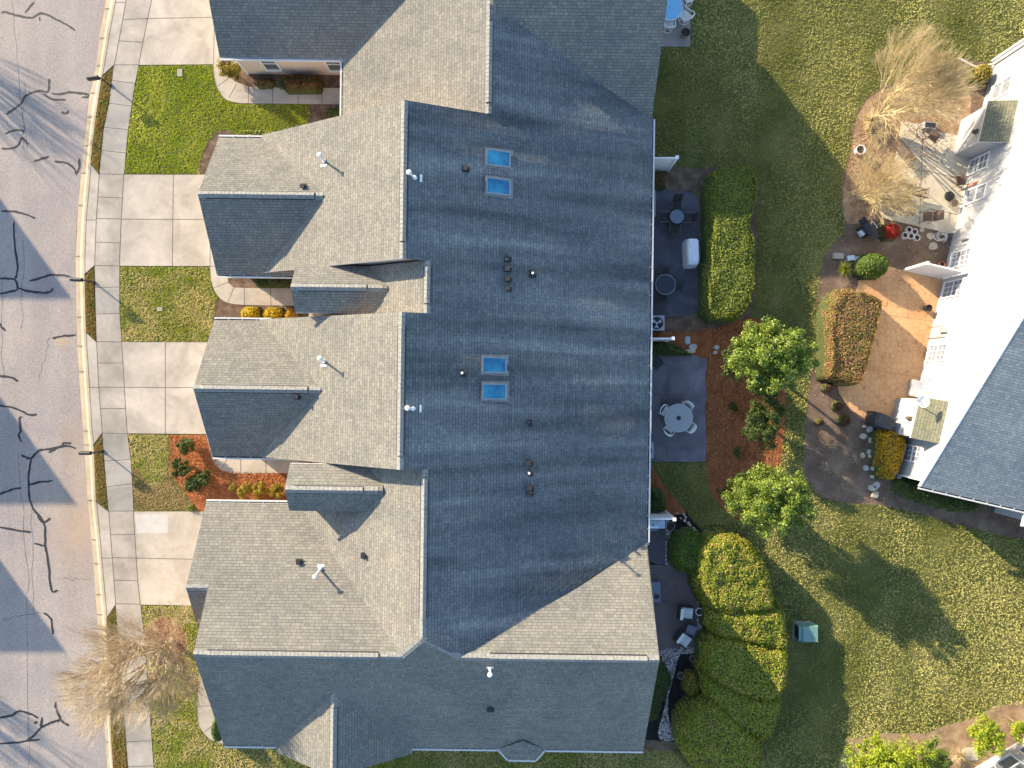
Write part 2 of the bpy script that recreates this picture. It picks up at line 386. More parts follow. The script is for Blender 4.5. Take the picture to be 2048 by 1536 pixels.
M['yard'] = ground_mat('lawn_soil', [(0.35, (0.045, 0.055, 0.016)), (0.5, (0.10, 0.105, 0.03)), (0.65, (0.20, 0.175, 0.07))], 0.5, 22, 0.6, 0.03)
M['mulch_brown'] = ground_mat('brown_mulch', [(0.35, (0.055, 0.035, 0.025)), (0.5, (0.15, 0.10, 0.07)), (0.66, (0.30, 0.22, 0.16))], 2.0, 26, 0.9, 0.04)
M['mulch_grey'] = ground_mat('grey_mulch', [(0.35, (0.075, 0.05, 0.035)), (0.5, (0.18, 0.125, 0.09)), (0.66, (0.34, 0.25, 0.18))], 0.8, 24, 0.9, 0.04)
M['mulch_orange'] = ground_mat('orange_pine_straw', [(0.35, (0.12, 0.035, 0.012)), (0.5, (0.36, 0.115, 0.035)), (0.66, (0.62, 0.26, 0.10))], 2.5, 30, 1.0, 0.05, stretch=(1, 1.8, 1))
M['mulch_rust'] = ground_mat('rust_pine_straw', [(0.35, (0.10, 0.035, 0.015)), (0.5, (0.27, 0.095, 0.035)), (0.66, (0.42, 0.17, 0.07))], 1.5, 30, 0.9, 0.04, stretch=(1.6, 1, 1))
M['mulch_black'] = ground_mat('black_mulch', [(0.35, (0.008, 0.008, 0.009)), (0.5, (0.020, 0.018, 0.018)), (0.66, (0.045, 0.038, 0.035))], 2.0, 26, 0.9, 0.04)
M['mulch_tan'] = ground_mat('straw_leaf_litter', [(0.35, (0.17, 0.105, 0.06)), (0.5, (0.38, 0.26, 0.155)), (0.66, (0.60, 0.45, 0.28))], 1.5, 22, 1.0, 0.05)

M['mulch_ring'] = ground_mat('bark_mulch', [(0.35, (0.10, 0.05, 0.028)), (0.5, (0.28, 0.155, 0.085)), (0.66, (0.50, 0.32, 0.19))], 3.0, 24, 1.0, 0.06)
# river gravel
m, nt, b = new_mat('river_gravel'); tc = nt.nodes.new('ShaderNodeTexCoord'); v = nt.nodes.new('ShaderNodeTexVoronoi'); v.inputs['Scale'].default_value = 16
nt.links.new(tc.outputs['Object'], v.inputs['Vector']); r = ramp(nt, [(0.0, (0.10, 0.09, 0.10)), (0.5, (0.32, 0.28, 0.28)), (1.0, (0.70, 0.64, 0.62))])
bw = nt.nodes.new('ShaderNodeSeparateColor'); nt.links.new(v.outputs['Color'], bw.inputs[0]); nt.links.new(bw.outputs[0], r.inputs[0])
dr = ramp(nt, [(0.0, (1.15, 1.15, 1.15)), (0.55, (0.9, 0.9, 0.9)), (0.8, (0.15, 0.15, 0.16))]); nt.links.new(v.outputs['Distance'], dr.inputs[0])
nt.links.new(mix(nt, r.outputs[0], dr.outputs[0], 1, 'MULTIPLY'), b.inputs['Base Color']); b.inputs['Roughness'].default_value = 0.8
bump(nt, b, mathn(nt, 'SUBTRACT', 1.0, v.outputs['Distance']), 0.9, 0.03); M['gravel'] = m

# stamped peach concrete with rounded flagstone joints
m, nt, b = new_mat('stamped_peach_patio'); tc = nt.nodes.new('ShaderNodeTexCoord'); v = nt.nodes.new('ShaderNodeTexVoronoi'); v.feature = 'DISTANCE_TO_EDGE'; v.inputs['Scale'].default_value = 3.3; v.inputs['Randomness'].default_value = 0.75
nt.links.new(tc.outputs['Object'], v.inputs['Vector']); g = noise_node(nt, 0.7, 6, 0.6); f = noise_node(nt, 40, 3, 0.7)
r = ramp(nt, [(0.3, (0.50, 0.265, 0.12)), (0.7, (0.66, 0.40, 0.20))]); nt.links.new(g.outputs[0], r.inputs[0])
jr = ramp(nt, [(0.0, (0.50, 0.44, 0.40)), (0.018, (0.72, 0.67, 0.62)), (0.038, (1, 1, 1))]); nt.links.new(v.outputs[0], jr.inputs[0])
nt.links.new(mix(nt, r.outputs[0], jr.outputs[0], 1, 'MULTIPLY'), b.inputs['Base Color']); b.inputs['Roughness'].default_value = 0.85; bump(nt, b, f.outputs[0], 0.2, 0.004); M['peach'] = m

# foliage colours
M['hedge_green'] = leaf_mat('hedge_leaf', [(0.2, (0.085, 0.12, 0.015)), (0.5, (0.18, 0.225, 0.03)), (0.8, (0.36, 0.38, 0.06))])
M['hedge_mixed'] = leaf_mat('hedge_leaf_mixed', [(0.2, (0.12, 0.17, 0.012)), (0.45, (0.26, 0.33, 0.02)), (0.60, (0.42, 0.44, 0.04)), (0.8, (0.48, 0.26, 0.13))])
M['hedge_red'] = leaf_mat('hedge_leaf_red', [(0.2, (0.16, 0.15, 0.03)), (0.42, (0.30, 0.27, 0.06)), (0.55, (0.36, 0.20, 0.09)), (0.8, (0.42, 0.18, 0.12))])
M['hedge_lime'] = leaf_mat('hedge_leaf_lime', [(0.2, (0.10, 0.14, 0.012)), (0.5, (0.24, 0.28, 0.022)), (0.8, (0.42, 0.40, 0.04))])
M['yellow'] = leaf_mat('yellow_shrub_leaf', [(0.2, (0.34, 0.22, 0.008)), (0.5, (0.62, 0.42, 0.012)), (0.8, (0.78, 0.62, 0.03))])
M['gold'] = leaf_mat('gold_shrub_leaf', [(0.2, (0.30, 0.17, 0.008)), (0.5, (0.58, 0.34, 0.015)), (0.8, (0.70, 0.45, 0.03))])
M['yellowgreen'] = leaf_mat('azalea_leaf', [(0.2, (0.16, 0.13, 0.015)), (0.5, (0.32, 0.26, 0.03)), (0.8, (0.50, 0.36, 0.05))])
M['magnolia'] = leaf_mat('evergreen_tree_leaf', [(0.2, (0.055, 0.10, 0.015)), (0.5, (0.17, 0.25, 0.03)), (0.8, (0.40, 0.47, 0.08))], 0.22, 0.35)
M['dark_leaf'] = leaf_mat('dark_shrub_leaf', [(0.2, (0.022, 0.045, 0.010)), (0.5, (0.06, 0.10, 0.02)), (0.8, (0.16, 0.19, 0.04))])
M['round_green'] = leaf_mat('boxwood_leaf', [(0.2, (0.05, 0.10, 0.012)), (0.5, (0.11, 0.19, 0.02)), (0.8, (0.20, 0.28, 0.04))])
M['brown_leaf'] = leaf_mat('bronze_hedge_leaf', [(0.2, (0.08, 0.03, 0.012)), (0.5, (0.20, 0.085, 0.03)), (0.8, (0.32, 0.16, 0.05))])
M['red_leaf'] = leaf_mat('red_shrub_leaf', [(0.2, (0.22, 0.008, 0.008)), (0.5, (0.42, 0.02, 0.015)), (0.8, (0.58, 0.06, 0.03))])
M['maroon'] = leaf_mat('maroon_leaf', [(0.2, (0.05, 0.015, 0.012)), (0.5, (0.12, 0.035, 0.025)), (0.8, (0.22, 0.08, 0.05))])
M['conifer'] = leaf_mat('conifer_leaf', [(0.2, (0.12, 0.20, 0.012)), (0.5, (0.30, 0.38, 0.02)), (0.8, (0.50, 0.52, 0.04))])
M['core'] = plain('inner_branches', (0.06, 0.075, 0.02), 1.0, 0.3, scale=10)
M['twig'] = plain('tan_twigs', (0.46, 0.36, 0.23), 0.85, 0.15, scale=8)
M['twig_pale'] = plain('straw_twigs', (0.58, 0.46, 0.25), 0.85, 0.15, scale=8)
M['grassf'] = grass_mat('front_grass', (0.42, 0.55, 0.03), (0.90, 0.88, 0.18), sc0=0.30, lo=0.46, hi=0.66)
M['grassb'] = grass_mat('back_grass', (0.24, 0.28, 0.045), (0.84, 0.80, 0.34), sc0=0.16, lo=0.36, hi=0.64, stretch=(1.25, 0.5, 1))
M['grassd'] = grass_mat('dry_grass', (0.26, 0.27, 0.03), (0.50, 0.34, 0.12), sc0=0.8, lo=0.30, hi=0.50)
M['grassdead'] = grass_mat('dead_grass', (0.40, 0.34, 0.12), (0.75, 0.56, 0.32), sc0=0.8, lo=0.30, hi=0.50)

# ------------------------------------------------------------------ SETTING: ground, road, kerb, paving
def struct(o): o['kind'] = 'structure'; return o
def sheet(name, poly, z, mat, smooth=0, kind='structure', label=None, thick=0.0):
    pts = smooth_poly(poly, smooth) if smooth else poly
    mb = MB()
    if thick: mb.prism(pts, z - thick, z, 0)
    else:
        ar = sum(pts[i][0] * pts[(i + 1) % len(pts)][1] - pts[(i + 1) % len(pts)][0] * pts[i][1] for i in range(len(pts)))
        mb.face([(x, y, z) for x, y in (pts if ar > 0 else pts[::-1])])
    o = mb.build(name, mat); o['kind'] = kind
    if label: o['label'] = label
    return o

ROADL = [(232, -140), (220, -60), (209, 0), (198, 60), (190, 130), (176, 191), (164, 297), (154, 410), (148.6, 514), (150, 634), (152, 692), (160.6, 822), (166, 890), (172.6, 1005), (184, 1115), (191, 1223), (200, 1340), (209, 1488), (214, 1560), (222, 1660), (232, 1760)]
KERB = [(256, -140), (243, -60), (231, 0), (219, 60), (207.5, 131), (194, 215), (184, 297), (171, 444), (168.5, 514), (170, 600), (172.6, 692), (176, 743), (183.5, 863), (187, 890), (192, 1005), (199.6, 1080), (209, 1190), (213, 1230), (223, 1485), (228, 1560), (236, 1660), (246, 1760)]
WALKL = [(282, -140), (268, -60), (253, 0), (246, 39), (229, 130), (224, 161), (219, 205), (208.5, 256), (204, 301), (199, 348), (193, 437), (189.7, 525), (192.4, 630), (193.8, 685), (198, 774), (205, 866), (213.6, 972), (218, 1023), (227, 1143), (232, 1209), (237, 1279), (256, 1523), (262, 1600), (280, 1760)]
WALKR = [(335, -140), (319, -60), (303.5, 0), (295.6, 37.6), (287, 82), (277.5, 130), (270, 167), (263, 212), (256, 260), (252, 304), (248, 349), (243, 437), (239, 525), (239, 627), (243.7, 683), (249, 774), (254.6, 866), (261.4, 921), (265, 972), (267, 1021), (270, 1070), (275.6, 1160.5), (281, 1209), (288, 1272), (303.6, 1481), (309, 1560), (316, 1650), (325, 1760)]
def cx_at(curve, y):
    for (x0, y0), (x1, y1) in zip(curve, curve[1:]):
        if y0 <= y <= y1: return x0 + (x1 - x0) * (y - y0) / (y1 - y0)
    return curve[0][0] if y < curve[0][1] else curve[-1][0]
def strip_between(a, b, y0, y1, step=18):
    ys = [y0 + (y1 - y0) * i / max(1, int((y1 - y0) / step)) for i in range(max(1, int((y1 - y0) / step)) + 1)]
    return [(cx_at(a, y), y) for y in ys] + [(cx_at(b, y), y) for y in ys[::-1]]

base = sheet('ground', [(-900, -900), (900, -900), (900, 900), (-900, 900)], -0.16, M['yard']); base['label'] = 'open ground out to the horizon'
# the yards: raised above the road, from the back of the kerb eastwards
kb = smooth_line(PP(KERB), 3)
far = [(300, kb[-1][1] - 5), (300, 60)]
yard = sheet('lawn_ground', [(kb[0][0] + 10, 300), (300, 300), (300, -300), (kb[-1][0] + 10, -300)] + kb[::-1], 0.0, M['yard'])
# road
rl = smooth_line(PP(ROADL), 3)
mb = MB(); pl = [(-33.5, rl[0][1]), (-23.5, 300)] + rl + [(rl[-1][0] + 10, -300), (-33.5, rl[-1][1])]
mb.face([(x, y, -0.10) for x, y in pl[::-1]], 0)
CR = [[(0,22),(12,23),(35,30),(63,33),(82,24),(110,37),(135,50),(149,60)],[(47,24),(57,12),(66,2)],[(75,32),(78,40)],
 [(10,227),(40,205),(45,195),(58,185),(80,180),(92,183),(96,170),(96,156)],[(84,186),(100,196),(130,199)],[(100,185),(115,187),(135,183),(160,185),(176,189),(174,193),(162,193)],[(120,222),(130,226),(136,220)],
 [(8,266),(25,259),(44,260),(43,264)],[(0,296),(20,296),(35,288),(42,274),(53,288)],[(65,322),(80,317),(95,312)],[(106,321),(130,325),(145,335),(150,347)],[(157,316),(156,335),(150,349)],
 [(0,421),(30,423),(50,428),(68,436)],[(26,442),(25,470),(30,510),(33,530),(31,550),(27,557)],[(-8,556),(15,557),(27,559),(33,575),(25,582),(-8,587)],[(33,575),(55,582),(80,585),(98,583),(103,575)],
 [(57,561),(80,555),(105,549),(140,552)],[(-6,645),(8,662)],[(102,677),(120,672),(150,670)],[(-8,752),(20,755),(34,762)],[(-8,811),(18,814),(40,822),(58,830),(72,828)],
 [(40,833),(36,840),(39,860),(35,870),(40,885)],[(40,910),(58,917),(75,902),(98,898),(122,892),(125,886),(140,887)],[(95,905),(110,897),(128,892),(150,897)],
 [(60,918),(56,945),(55,970),(60,1010),(78,1035),(88,1055),(88,1090),(95,1130),(100,1180),(113,1182)],[(56,970),(75,965),(103,962)],[(72,1033),(85,1045),(99,1037)],[(66,1088),(86,1092)],
 [(-8,992),(20,980),(40,977)],[(-8,1054),(30,1061),(60,1065)],[(86,1226),(100,1240),(103,1270)],[(-8,1437),(20,1433),(36,1424),(60,1430),(74,1438)],
 [(-8,1489),(50,1484),(80,1457),(105,1445),(118,1440),(110,1420),(108,1405)],[(118,1440),(136,1454)],[(50,1484),(78,1481)],[(80,1457),(81,1436)],[(72,1444),(66,1450)]]
for i, cr in enumerate(CR):
    pts = smooth_line(PP(cr), 4); pts = [(x + rnd.uniform(-.02, .02), y + rnd.uniform(-.02, .02)) for x, y in pts]
    mb.ribbon(pts, 0.112, -0.096 + 0.0002 * i, 1)
for (x0, y0, x1, y1) in [(20, 0, 50, 300), (0, 560, 4, 760), (45, 160, 44, 300), (100, 660, 75, 760), (34, 900, 55, 1190), (60, 1000, 66, 1240), (44, 480, 40, 660), (115, 1160, 182, 1160), (0, 1240, 90, 1225), (48, 1190, 55, 1536)]:
    pts = [(x0 + (x1 - x0) * t / 10 + rnd.uniform(-3, 3), y0 + (y1 - y0) * t / 10 + rnd.uniform(-3, 3)) for t in range(11)]
    mb.ribbon(smooth_line(PP(pts), 3), 0.018, -0.0975, 1)
for k in range(110):   # little tar spots
    x, y = P(rnd.uniform(0, 150), rnd.uniform(0, 1530)); mb.ribbon([(x, y), (x + rnd.uniform(.02, .07), y + rnd.uniform(-.04, .04))], rnd.uniform(.03, .06), -0.0985 + k * 1e-6, 1)
road = struct(mb.build('road', [M['road'], M['tar']]))
# far verge across the road
sheet('grass_verge', [(-23.5, 300), (-33.5, 27), (-33.5, -30), (-11.5, -300), (-300, -300), (-300, 300)], 0.0, M['yard'])
# kerb with gutter pan
mb = MB(); kr = smooth_line(PP(ROADL), 4)
def offs(curve_a, curve_b, t, y): return cx_at(curve_a, y) * (1 - t) + cx_at(curve_b, y) * t
ys = list(range(-120, 1741, 12))
prof = [(0.0, -0.104), (0.02, -0.094), (0.48, -0.082), (0.62, -0.04), (0.74, 0.006), (0.80, 0.014), (1.0, 0.014), (1.03, -0.02)]
prev = None
for y in ys:
    row = []
    for t, z in prof:
        X, Y = P(offs(ROADL, KERB, t, y), y); row.append((X, Y, z))
    if prev:
        for a in range(len(prof) - 1): mb.face([prev[a], row[a], row[a + 1], prev[a + 1]], 0)
    prev = row
for y in [16, 75, 130, 185, 233, 290, 345, 410, 512, 634, 692, 743, 862, 890, 1001, 1080, 1128, 1190, 1230, 1300, 1365, 1420, 1485]:
    a = P(offs(ROADL, KERB, 0.03, y), y); b = P(offs(ROADL, KERB, 0.99, y), y)
    mb.ribbon([a, ((a[0] * .38 + b[0] * .62), (a[1] * .38 + b[1] * .62)), b], 0.03, 0.0185, 1, taper=False)
    i0 = len(mb.v) - 8
    for j, z in ((0, -.088), (3, -.088), (1, -.03), (2, -.03)): mb.v[i0 + j] = (*mb.v[i0 + j][:2], z)
    for j in (4, 7): mb.v[i0 + j] = (*mb.v[i0 + j][:2], -.03)
struct(mb.build('kerb', [M['curb'], M['joint']]))

# sidewalk, aprons, driveways (with their joints)
def paved(name, poly, mat, joints=(), z=0.02, jw=0.03, jmat=None, label=None, smooth=0, extra=None):
    pts = PP(poly); pts = smooth_poly(pts, smooth) if smooth else pts
    mb = MB(); mb.prism(pts, z - 0.08, z, 0)
    for jn in joints:
        q = PP(jn); mb.ribbon(q, jw, z + 0.003, 1, taper=False)
    mats = [mat, jmat or M['joint']]
    if extra:
        mb.face([(x, y, z + 0.002) for x, y in PP(extra[0])][::-1], 2); mats.append(extra[1])
    o = mb.build(name, mats); o['kind'] = 'structure'
    if label: o['label'] = label
    return o
def across(c0, c1, y, y2=None): return [(cx_at(c0, y), y), (cx_at(c1, y if y2 is None else y2), y if y2 is None else y2)]
js = [across(WALKL, WALKR, y, y2) for y, y2 in [(-20, -20), (39, 37.6), (82, 85), (130, 130), (161, 167), (207, 212), (255, 259), (301, 306), (348, 349), (394, 396), (437, 438), (484, 486), (531, 532), (575, 574), (628, 627), (683, 684), (726, 726), (774, 775), (817, 817), (866, 867), (922, 919), (973, 968), (1022, 1022), (1069, 1069), (1115, 1116), (1160, 1161), (1207, 1208), (1255, 1256), (1305, 1306), (1370, 1368), (1425, 1423), (1483, 1481), (1533, 1531)]]
js += [[(cx_at(WALKR, y), y) for y in range(a, b, 20)] + [(cx_at(WALKR, b), b)] for a, b in [(-60, 130), (349, 532), (684, 867), (1022, 1208)]]
js += [[(cx_at(WALKL, y), y) for y in range(a, b, 20)] + [(cx_at(WALKL, b), b)] for a, b in [(-60, 130), (349, 532), (684, 867), (1022, 1208)]]
paved('sidewalk', strip_between(WALKL, WALKR, -120, 1740), M['concrete2'], js)
M['concrete3'] = concrete_mat('aged_concrete', (0.335, 0.31, 0.275), 0.25)
mb = MB()
for y0, y1 in ((162, 209), (209, 256), (256, 302), (576, 627), (867, 921), (921, 971), (971, 1022), (1256, 1305), (1369, 1424)):
    q = strip_between([(x + 1, y) for x, y in WALKL], [(x - 1, y) for x, y in WALKR], y0 + 2, y1 - 1, 60); mb.face([(x, y, .0215) for x, y in PP(q)])
o = mb.build('aged_slabs', M['concrete3']); o['kind'] = 'structure'
APR = [(-120, 130, 150), (349, 531, None), (684, 866, None), (1023, 1209, None)]
def apron(y0, y1, f0, f1, name='driveway_apron'):
    """splayed apron: f0/f1 = extra reach of its kerb side beyond the driveway"""
    ks = [(cx_at(KERB, y) - 0.3, y) for y in np.linspace(y0 - f0, y1 + f1, 9)]
    ws = [(cx_at(WALKL, y) - 0.7, y) for y in np.linspace(y0, y1, 9)]
    return paved(name, ks + ws[::-1], M['concrete'], [[(cx_at(KERB, y), y), (cx_at(WALKL, y), y)] for y in (y0 * .5 + y1 * .5,)] + [[(cx_at(KERB, y) + 1.5, y) for y in np.linspace(y0 - f0, y1 + f1, 9)], [ks[0], ws[0]], [ks[-1], ws[-1]]], z=0.018)
apron(-120, 130, 0, 22); apron(349, 531, 22, 18); apron(684, 866, 20, 24); apron(1023, 1209, 20, 28)
gx = 470
paved('driveway', [(cx_at(WALKR, -110) + .8, -110), (cx_at(WALKR, 0) + .8, 0), (296.4, 37.6), (287.8, 82), (278.3, 130), (520, 128), (520, -110)], M['concrete'], [[(290, 37.5), (520, 33)], [(431, -100), (427.5, 128)]])
paved('driveway', [(248.8, 349.5), (520, 349.5), (520, 532.5), (239.8, 531.5), (243.8, 437)], M['concrete'], [[(347, 349), (345, 532)], [(243, 438.5), (520, 439.5)], [(420, 349), (420.5, 532)]])
paved('driveway', [(244.5, 684), (520, 685), (520, 869), (255.4, 866.5), (249.8, 774)], M['concrete'], [[(331, 684), (331, 868)], [(249, 774.5), (520, 776)]])
paved('driveway', [(267.8, 1023), (520, 1023), (520, 1213), (281.8, 1209), (276.4, 1160), (270.8, 1070)], M['concrete'], [[(273, 1116), (520, 1121)], [(406.5, 1023), (406, 1213)]], extra=([(270, 1028), (336, 1028), (336, 1066), (274, 1066)], M['patch']))
# front walks
W1 = smooth_line([(427, 129), (428, 146), (431, 165), (438, 182), (447, 194.5), (458, 201.5), (480, 206.5)], 3)
paved('front_walk', W1 + [(560, 207.5), (720, 209)] + [(720, 177), (640, 176), (520, 174.5), (497, 173.5), (470, 163), (452, 149), (443, 140), (436, 124), (436, 122)] + [(427, 122)], M['concrete'], [[(436, 172), (456, 158)], [(458, 196), (473, 169)], [(497, 206), (497, 174)], [(545.5, 208), (545, 175)], [(597, 208), (595.5, 176)], [(644, 209), (643.5, 176)], [(692, 209), (691, 177)]], z=0.016)
W2 = smooth_line([(420.6, 533), (422, 556), (427, 576), (437, 593), (456, 605.6), (489, 610)], 3)
paved('front_walk', W2 + [(542, 611), (640, 612), (640, 577), (489, 576), (467.6, 575), (457, 566), (455, 552), (455, 533)], M['concrete'], [[(427, 576), (457, 564)], [(456, 605), (468, 575)], [(489, 610), (489, 576)], [(542, 611), (541.5, 577)], [(596, 611), (595.5, 577)]], z=0.016)
W3 = smooth_line([(421, 905), (424, 919), (434, 932.5), (446, 941), (464, 946), (482, 947)], 3)
paved('front_walk', W3 + [(560, 946), (640, 946), (640, 906), (500, 903), (462, 893), (450, 868), (412, 868.5)], M['concrete'], [[(443, 939), (462, 905)], [(481.8, 946), (481.5, 905)], [(532, 946), (532, 905)], [(583, 946), (582.5, 905)]], z=0.016)
W4 = smooth_line([(398, 1290), (401, 1361), (396, 1384), (396, 1440), (406.5, 1464), (426, 1481.5), (450, 1488)], 3)
paved('front_walk', W4 + [(520, 1489), (520, 1450), (470, 1449), (452, 1440), (438, 1420), (434, 1380), (440, 1290)], M['concrete'], [[(396, 1412), (436, 1411)], [(408, 1464), (446, 1436)], [(398, 1330), (440, 1330)]], z=0.016)

# mulch beds, front
sheet('mulch_bed', PP([(400, 349), (402, 322), (410, 298), (422, 278), (437, 264), (452, 260), (472, 264), (478, 276), (500, 280), (500, 350)]), 0.006, M['mulch_brown'], 3)
sheet('mulch_bed', PP([(434, 122), (440, 142), (452, 152), (470, 166), (497, 176), (560, 177), (720, 179), (720, 130), (560, 120), (434, 112)]), 0.004, M['mulch_brown'])
sheet('mulch_bed', PP([(616, 208), (720, 208), (720, 290), (600, 290), (596, 262), (612, 250), (618, 232), (619, 216)]), 0.006, M['mulch_brown'], 0)
sheet('mulch_bed', PP([(436, 592), (456, 604), (489, 609), (660, 611), (660, 660), (426, 660), (427, 640), (431, 615)]), 0.006, M['mulch_brown'])
sheet('mulch_bed', PP([(453, 560), (466, 577), (640, 578), (640, 540), (453, 540)]), 0.006, M['mulch_brown'])
sheet('pine_straw_bed', PP([(336.6, 870.5), (413, 870), (422, 905), (424, 919), (446, 941), (470, 945), (660, 945), (660, 1010), (418, 1010), (416, 1023), (395, 1022.5), (376, 993), (362, 976), (352, 962), (342, 948), (338, 934), (340, 915), (341.7, 893.5), (339, 880)]), 0.006, M['mulch_orange'])
sheet('mulch_ring', PP([(331 + 44 * math.cos(t), 1282 + 51 * math.sin(t)) for t in [i * math.pi / 10 for i in range(20)]]), 0.006, M['mulch_ring'], 2)
sheet('mulch_bed', PP([(430, 1395), (442, 1425), (455, 1445), (480, 1449), (500, 1449), (500, 1395)]), 0.006, M['mulch_brown'])

# rear: beds and patios
sheet('mulch_bed', PP([(1270, 329), (1306, 330), (1350, 331), (1387, 338), (1430, 334), (1478, 334), (1507, 348), (1519, 372), (1520, 400), (1509, 440), (1514, 480), (1513, 540), (1507, 600), (1500, 650), (1480, 668), (1440, 672), (1380, 668), (1270, 668)]), 0.004, M['mulch_brown'], 0)
sheet('pine_straw_bed', PP([(1270, 664), (1380, 664), (1440, 655), (1500, 632), (1520, 640), (1556, 720), (1572, 800), (1568, 880), (1560, 940), (1542, 1000), (1500, 1044), (1470, 1038), (1444, 1016), (1422, 990), (1414, 955), (1411, 925), (1404, 740), (1270, 726)]), 0.008, M['mulch_rust'], 0)
sheet('pine_straw_bed', PP([(1270, 922), (1302, 926), (1310, 940), (1328, 972), (1345, 990), (1360, 1008), (1372, 1026), (1345, 1032), (1270, 1032)]), 0.006, M['mulch_rust'], 0)
sheet('black_mulch_bed', PP([(1270, 1028), (1343, 1028), (1372, 1023), (1390, 1046), (1412, 1070), (1440, 1082), (1480, 1080), (1510, 1115), (1535, 1180), (1556, 1260), (1552, 1345), (1528, 1410), (1505, 1490), (1480, 1530), (1440, 1535), (1380, 1518), (1345, 1495), (1270, 1490)]), 0.004, M['mulch_black'], 0)
sheet('mulch_bed', PP([(1270, 1478), (1352, 1484), (1358, 1496), (1330, 1504), (1270, 1506)]), 0.007, M['mulch_brown'], 0)
paved('patio', smooth_poly([(1250, 384), (1340, 383), (1372, 384), (1390, 392), (1397, 410), (1398, 470), (1398, 570), (1396, 612), (1386, 626), (1370, 632), (1320, 634), (1250, 634)], 3), M['slate'], [[(1270, 508), (1397, 508)], [(1385, 390), (1385, 630)]], z=0.05, jw=0.02)
paved('patio', [(1250, 712), (1392, 711), (1400, 716), (1412, 716), (1413, 735), (1410, 750), (1412, 778), (1413, 795), (1409, 815), (1411, 850), (1412, 890), (1411, 923), (1250, 924)], M['slate2'], [[(1270, 790), (1411, 790.5)], [(1334, 711), (1334, 924)]], z=0.05, jw=0.025)
paved('patio', [(1250, 1056), (1330, 1056), (1330, 1129), (1250, 1129)], M['slate'], [[(1300, y), (1330, y)] for y in (1069, 1085, 1100, 1115)] + [[(x, 1056), (x, 1129)] for x in (1301, 1315.5)], z=0.04, jw=0.03)
paved('patio', smooth_poly([(1260, 1129), (1320, 1130), (1352, 1131), (1374, 1142), (1388, 1165), (1393, 1190), (1393, 1240), (1391, 1292), (1360, 1292), (1260, 1292)], 3), M['brownpatio'], [], z=0.04)
paved('patio', [(1250, -60), (1381, -60), (1380, 93.5), (1250, 94)], M['greypatio'], [], z=0.05)
sheet('gravel_path', smooth_poly(PP([(1330, 1046), (1341, 1046), (1344, 1070), (1345, 1098), (1352, 1120), (1354, 1133), (1330, 1133)]), 3), 0.012, M['gravel'], 0)
sheet('gravel_path', smooth_poly(PP([(1390, 1184), (1400, 1190), (1404, 1210), (1404, 1260), (1403, 1292), (1396, 1304), (1380, 1308), (1360, 1309), (1353, 1330), (1348, 1350), (1342, 1372), (1337, 1395), (1336, 1430), (1344, 1455), (1352, 1475), (1344, 1482), (1322, 1480), (1316, 1465), (1322, 1440), (1330, 1410), (1334, 1385), (1340, 1362), (1338, 1345), (1322, 1318), (1300, 1296), (1300, 1280), (1388, 1288)]), 2), 0.014, M['gravel'], 0)

# rear of the white house
BED = [(1745, 187), (1722, 215), (1708, 245), (1700, 300), (1690, 345), (1681, 400), (1690, 450), (1682, 472), (1655, 503), (1640, 545), (1635, 620), (1634, 700), (1620, 760), (1612, 850), (1606, 930), (1616, 968), (1640, 990), (1665, 1001), (1720, 1009), (1760, 1010), (1850, 1030), (1950, 1058), (2060, 1080), (2300, 1100), (2300, 60), (2010, 128), (1985, 126), (1960, 124), (1930, 127), (1908, 140), (1850, 150), (1790, 165)]
sheet('mulch_bed', smooth_poly(PP(BED), 2), 0.004, M['mulch_grey'], 0)
sheet('leaf_litter', smooth_poly(PP([(1745, 190), (1724, 216), (1711, 246), (1703, 300), (1694, 346), (1686, 400), (1694, 448), (1740, 440), (1800, 430), (1900, 300), (1940, 240), (1930, 160), (1850, 160), (1790, 172)]), 2), 0.008, M['mulch_tan'], 0)
paved('patio', [(1803, 243), (1868, 254), (1872, 262), (1923, 274), (1960, 280), (1940, 470), (1898, 467), (1762, 436), (1760, 418), (1782, 368), (1790, 320)], M['tanpatio'], [[(1803, 243), (1916, 360)], [(1790, 330), (1960, 366)], [(1780, 400), (1940, 436)], [(1845, 250), (1838, 450)]], z=0.05)
paved('patio', [(1716, 562), (1735, 545), (1778, 533), (1806, 541), (1900, 562), (1880, 700), (1850, 838), (1800, 836), (1745, 844), (1726, 836), (1706, 823), (1690, 806), (1678, 788), (1672, 768), (1678, 740), (1690, 700), (1700, 640)], M['peach'], [[(1740, 625), (1880, 645)], [(1720, 735), (1850, 757)]], z=0.05, jw=0.015)
sheet('mulch_bed', smooth_poly(PP([(1715, 1476), (1760, 1466), (1850, 1466), (1885, 1452), (1940, 1438), (1985, 1416), (2010, 1410), (2300, 1400), (2300, 1900), (1700, 1900), (1680, 1520)]), 2), 0.004, M['mulch_tan'], 0)
sheet('flagstone', smooth_poly(PP([(1925, 1500), (1948, 1494), (1962, 1515), (1945, 1521), (1930, 1516)]), 2), 0.03, M['tanpatio'], 0, thick=0.03)
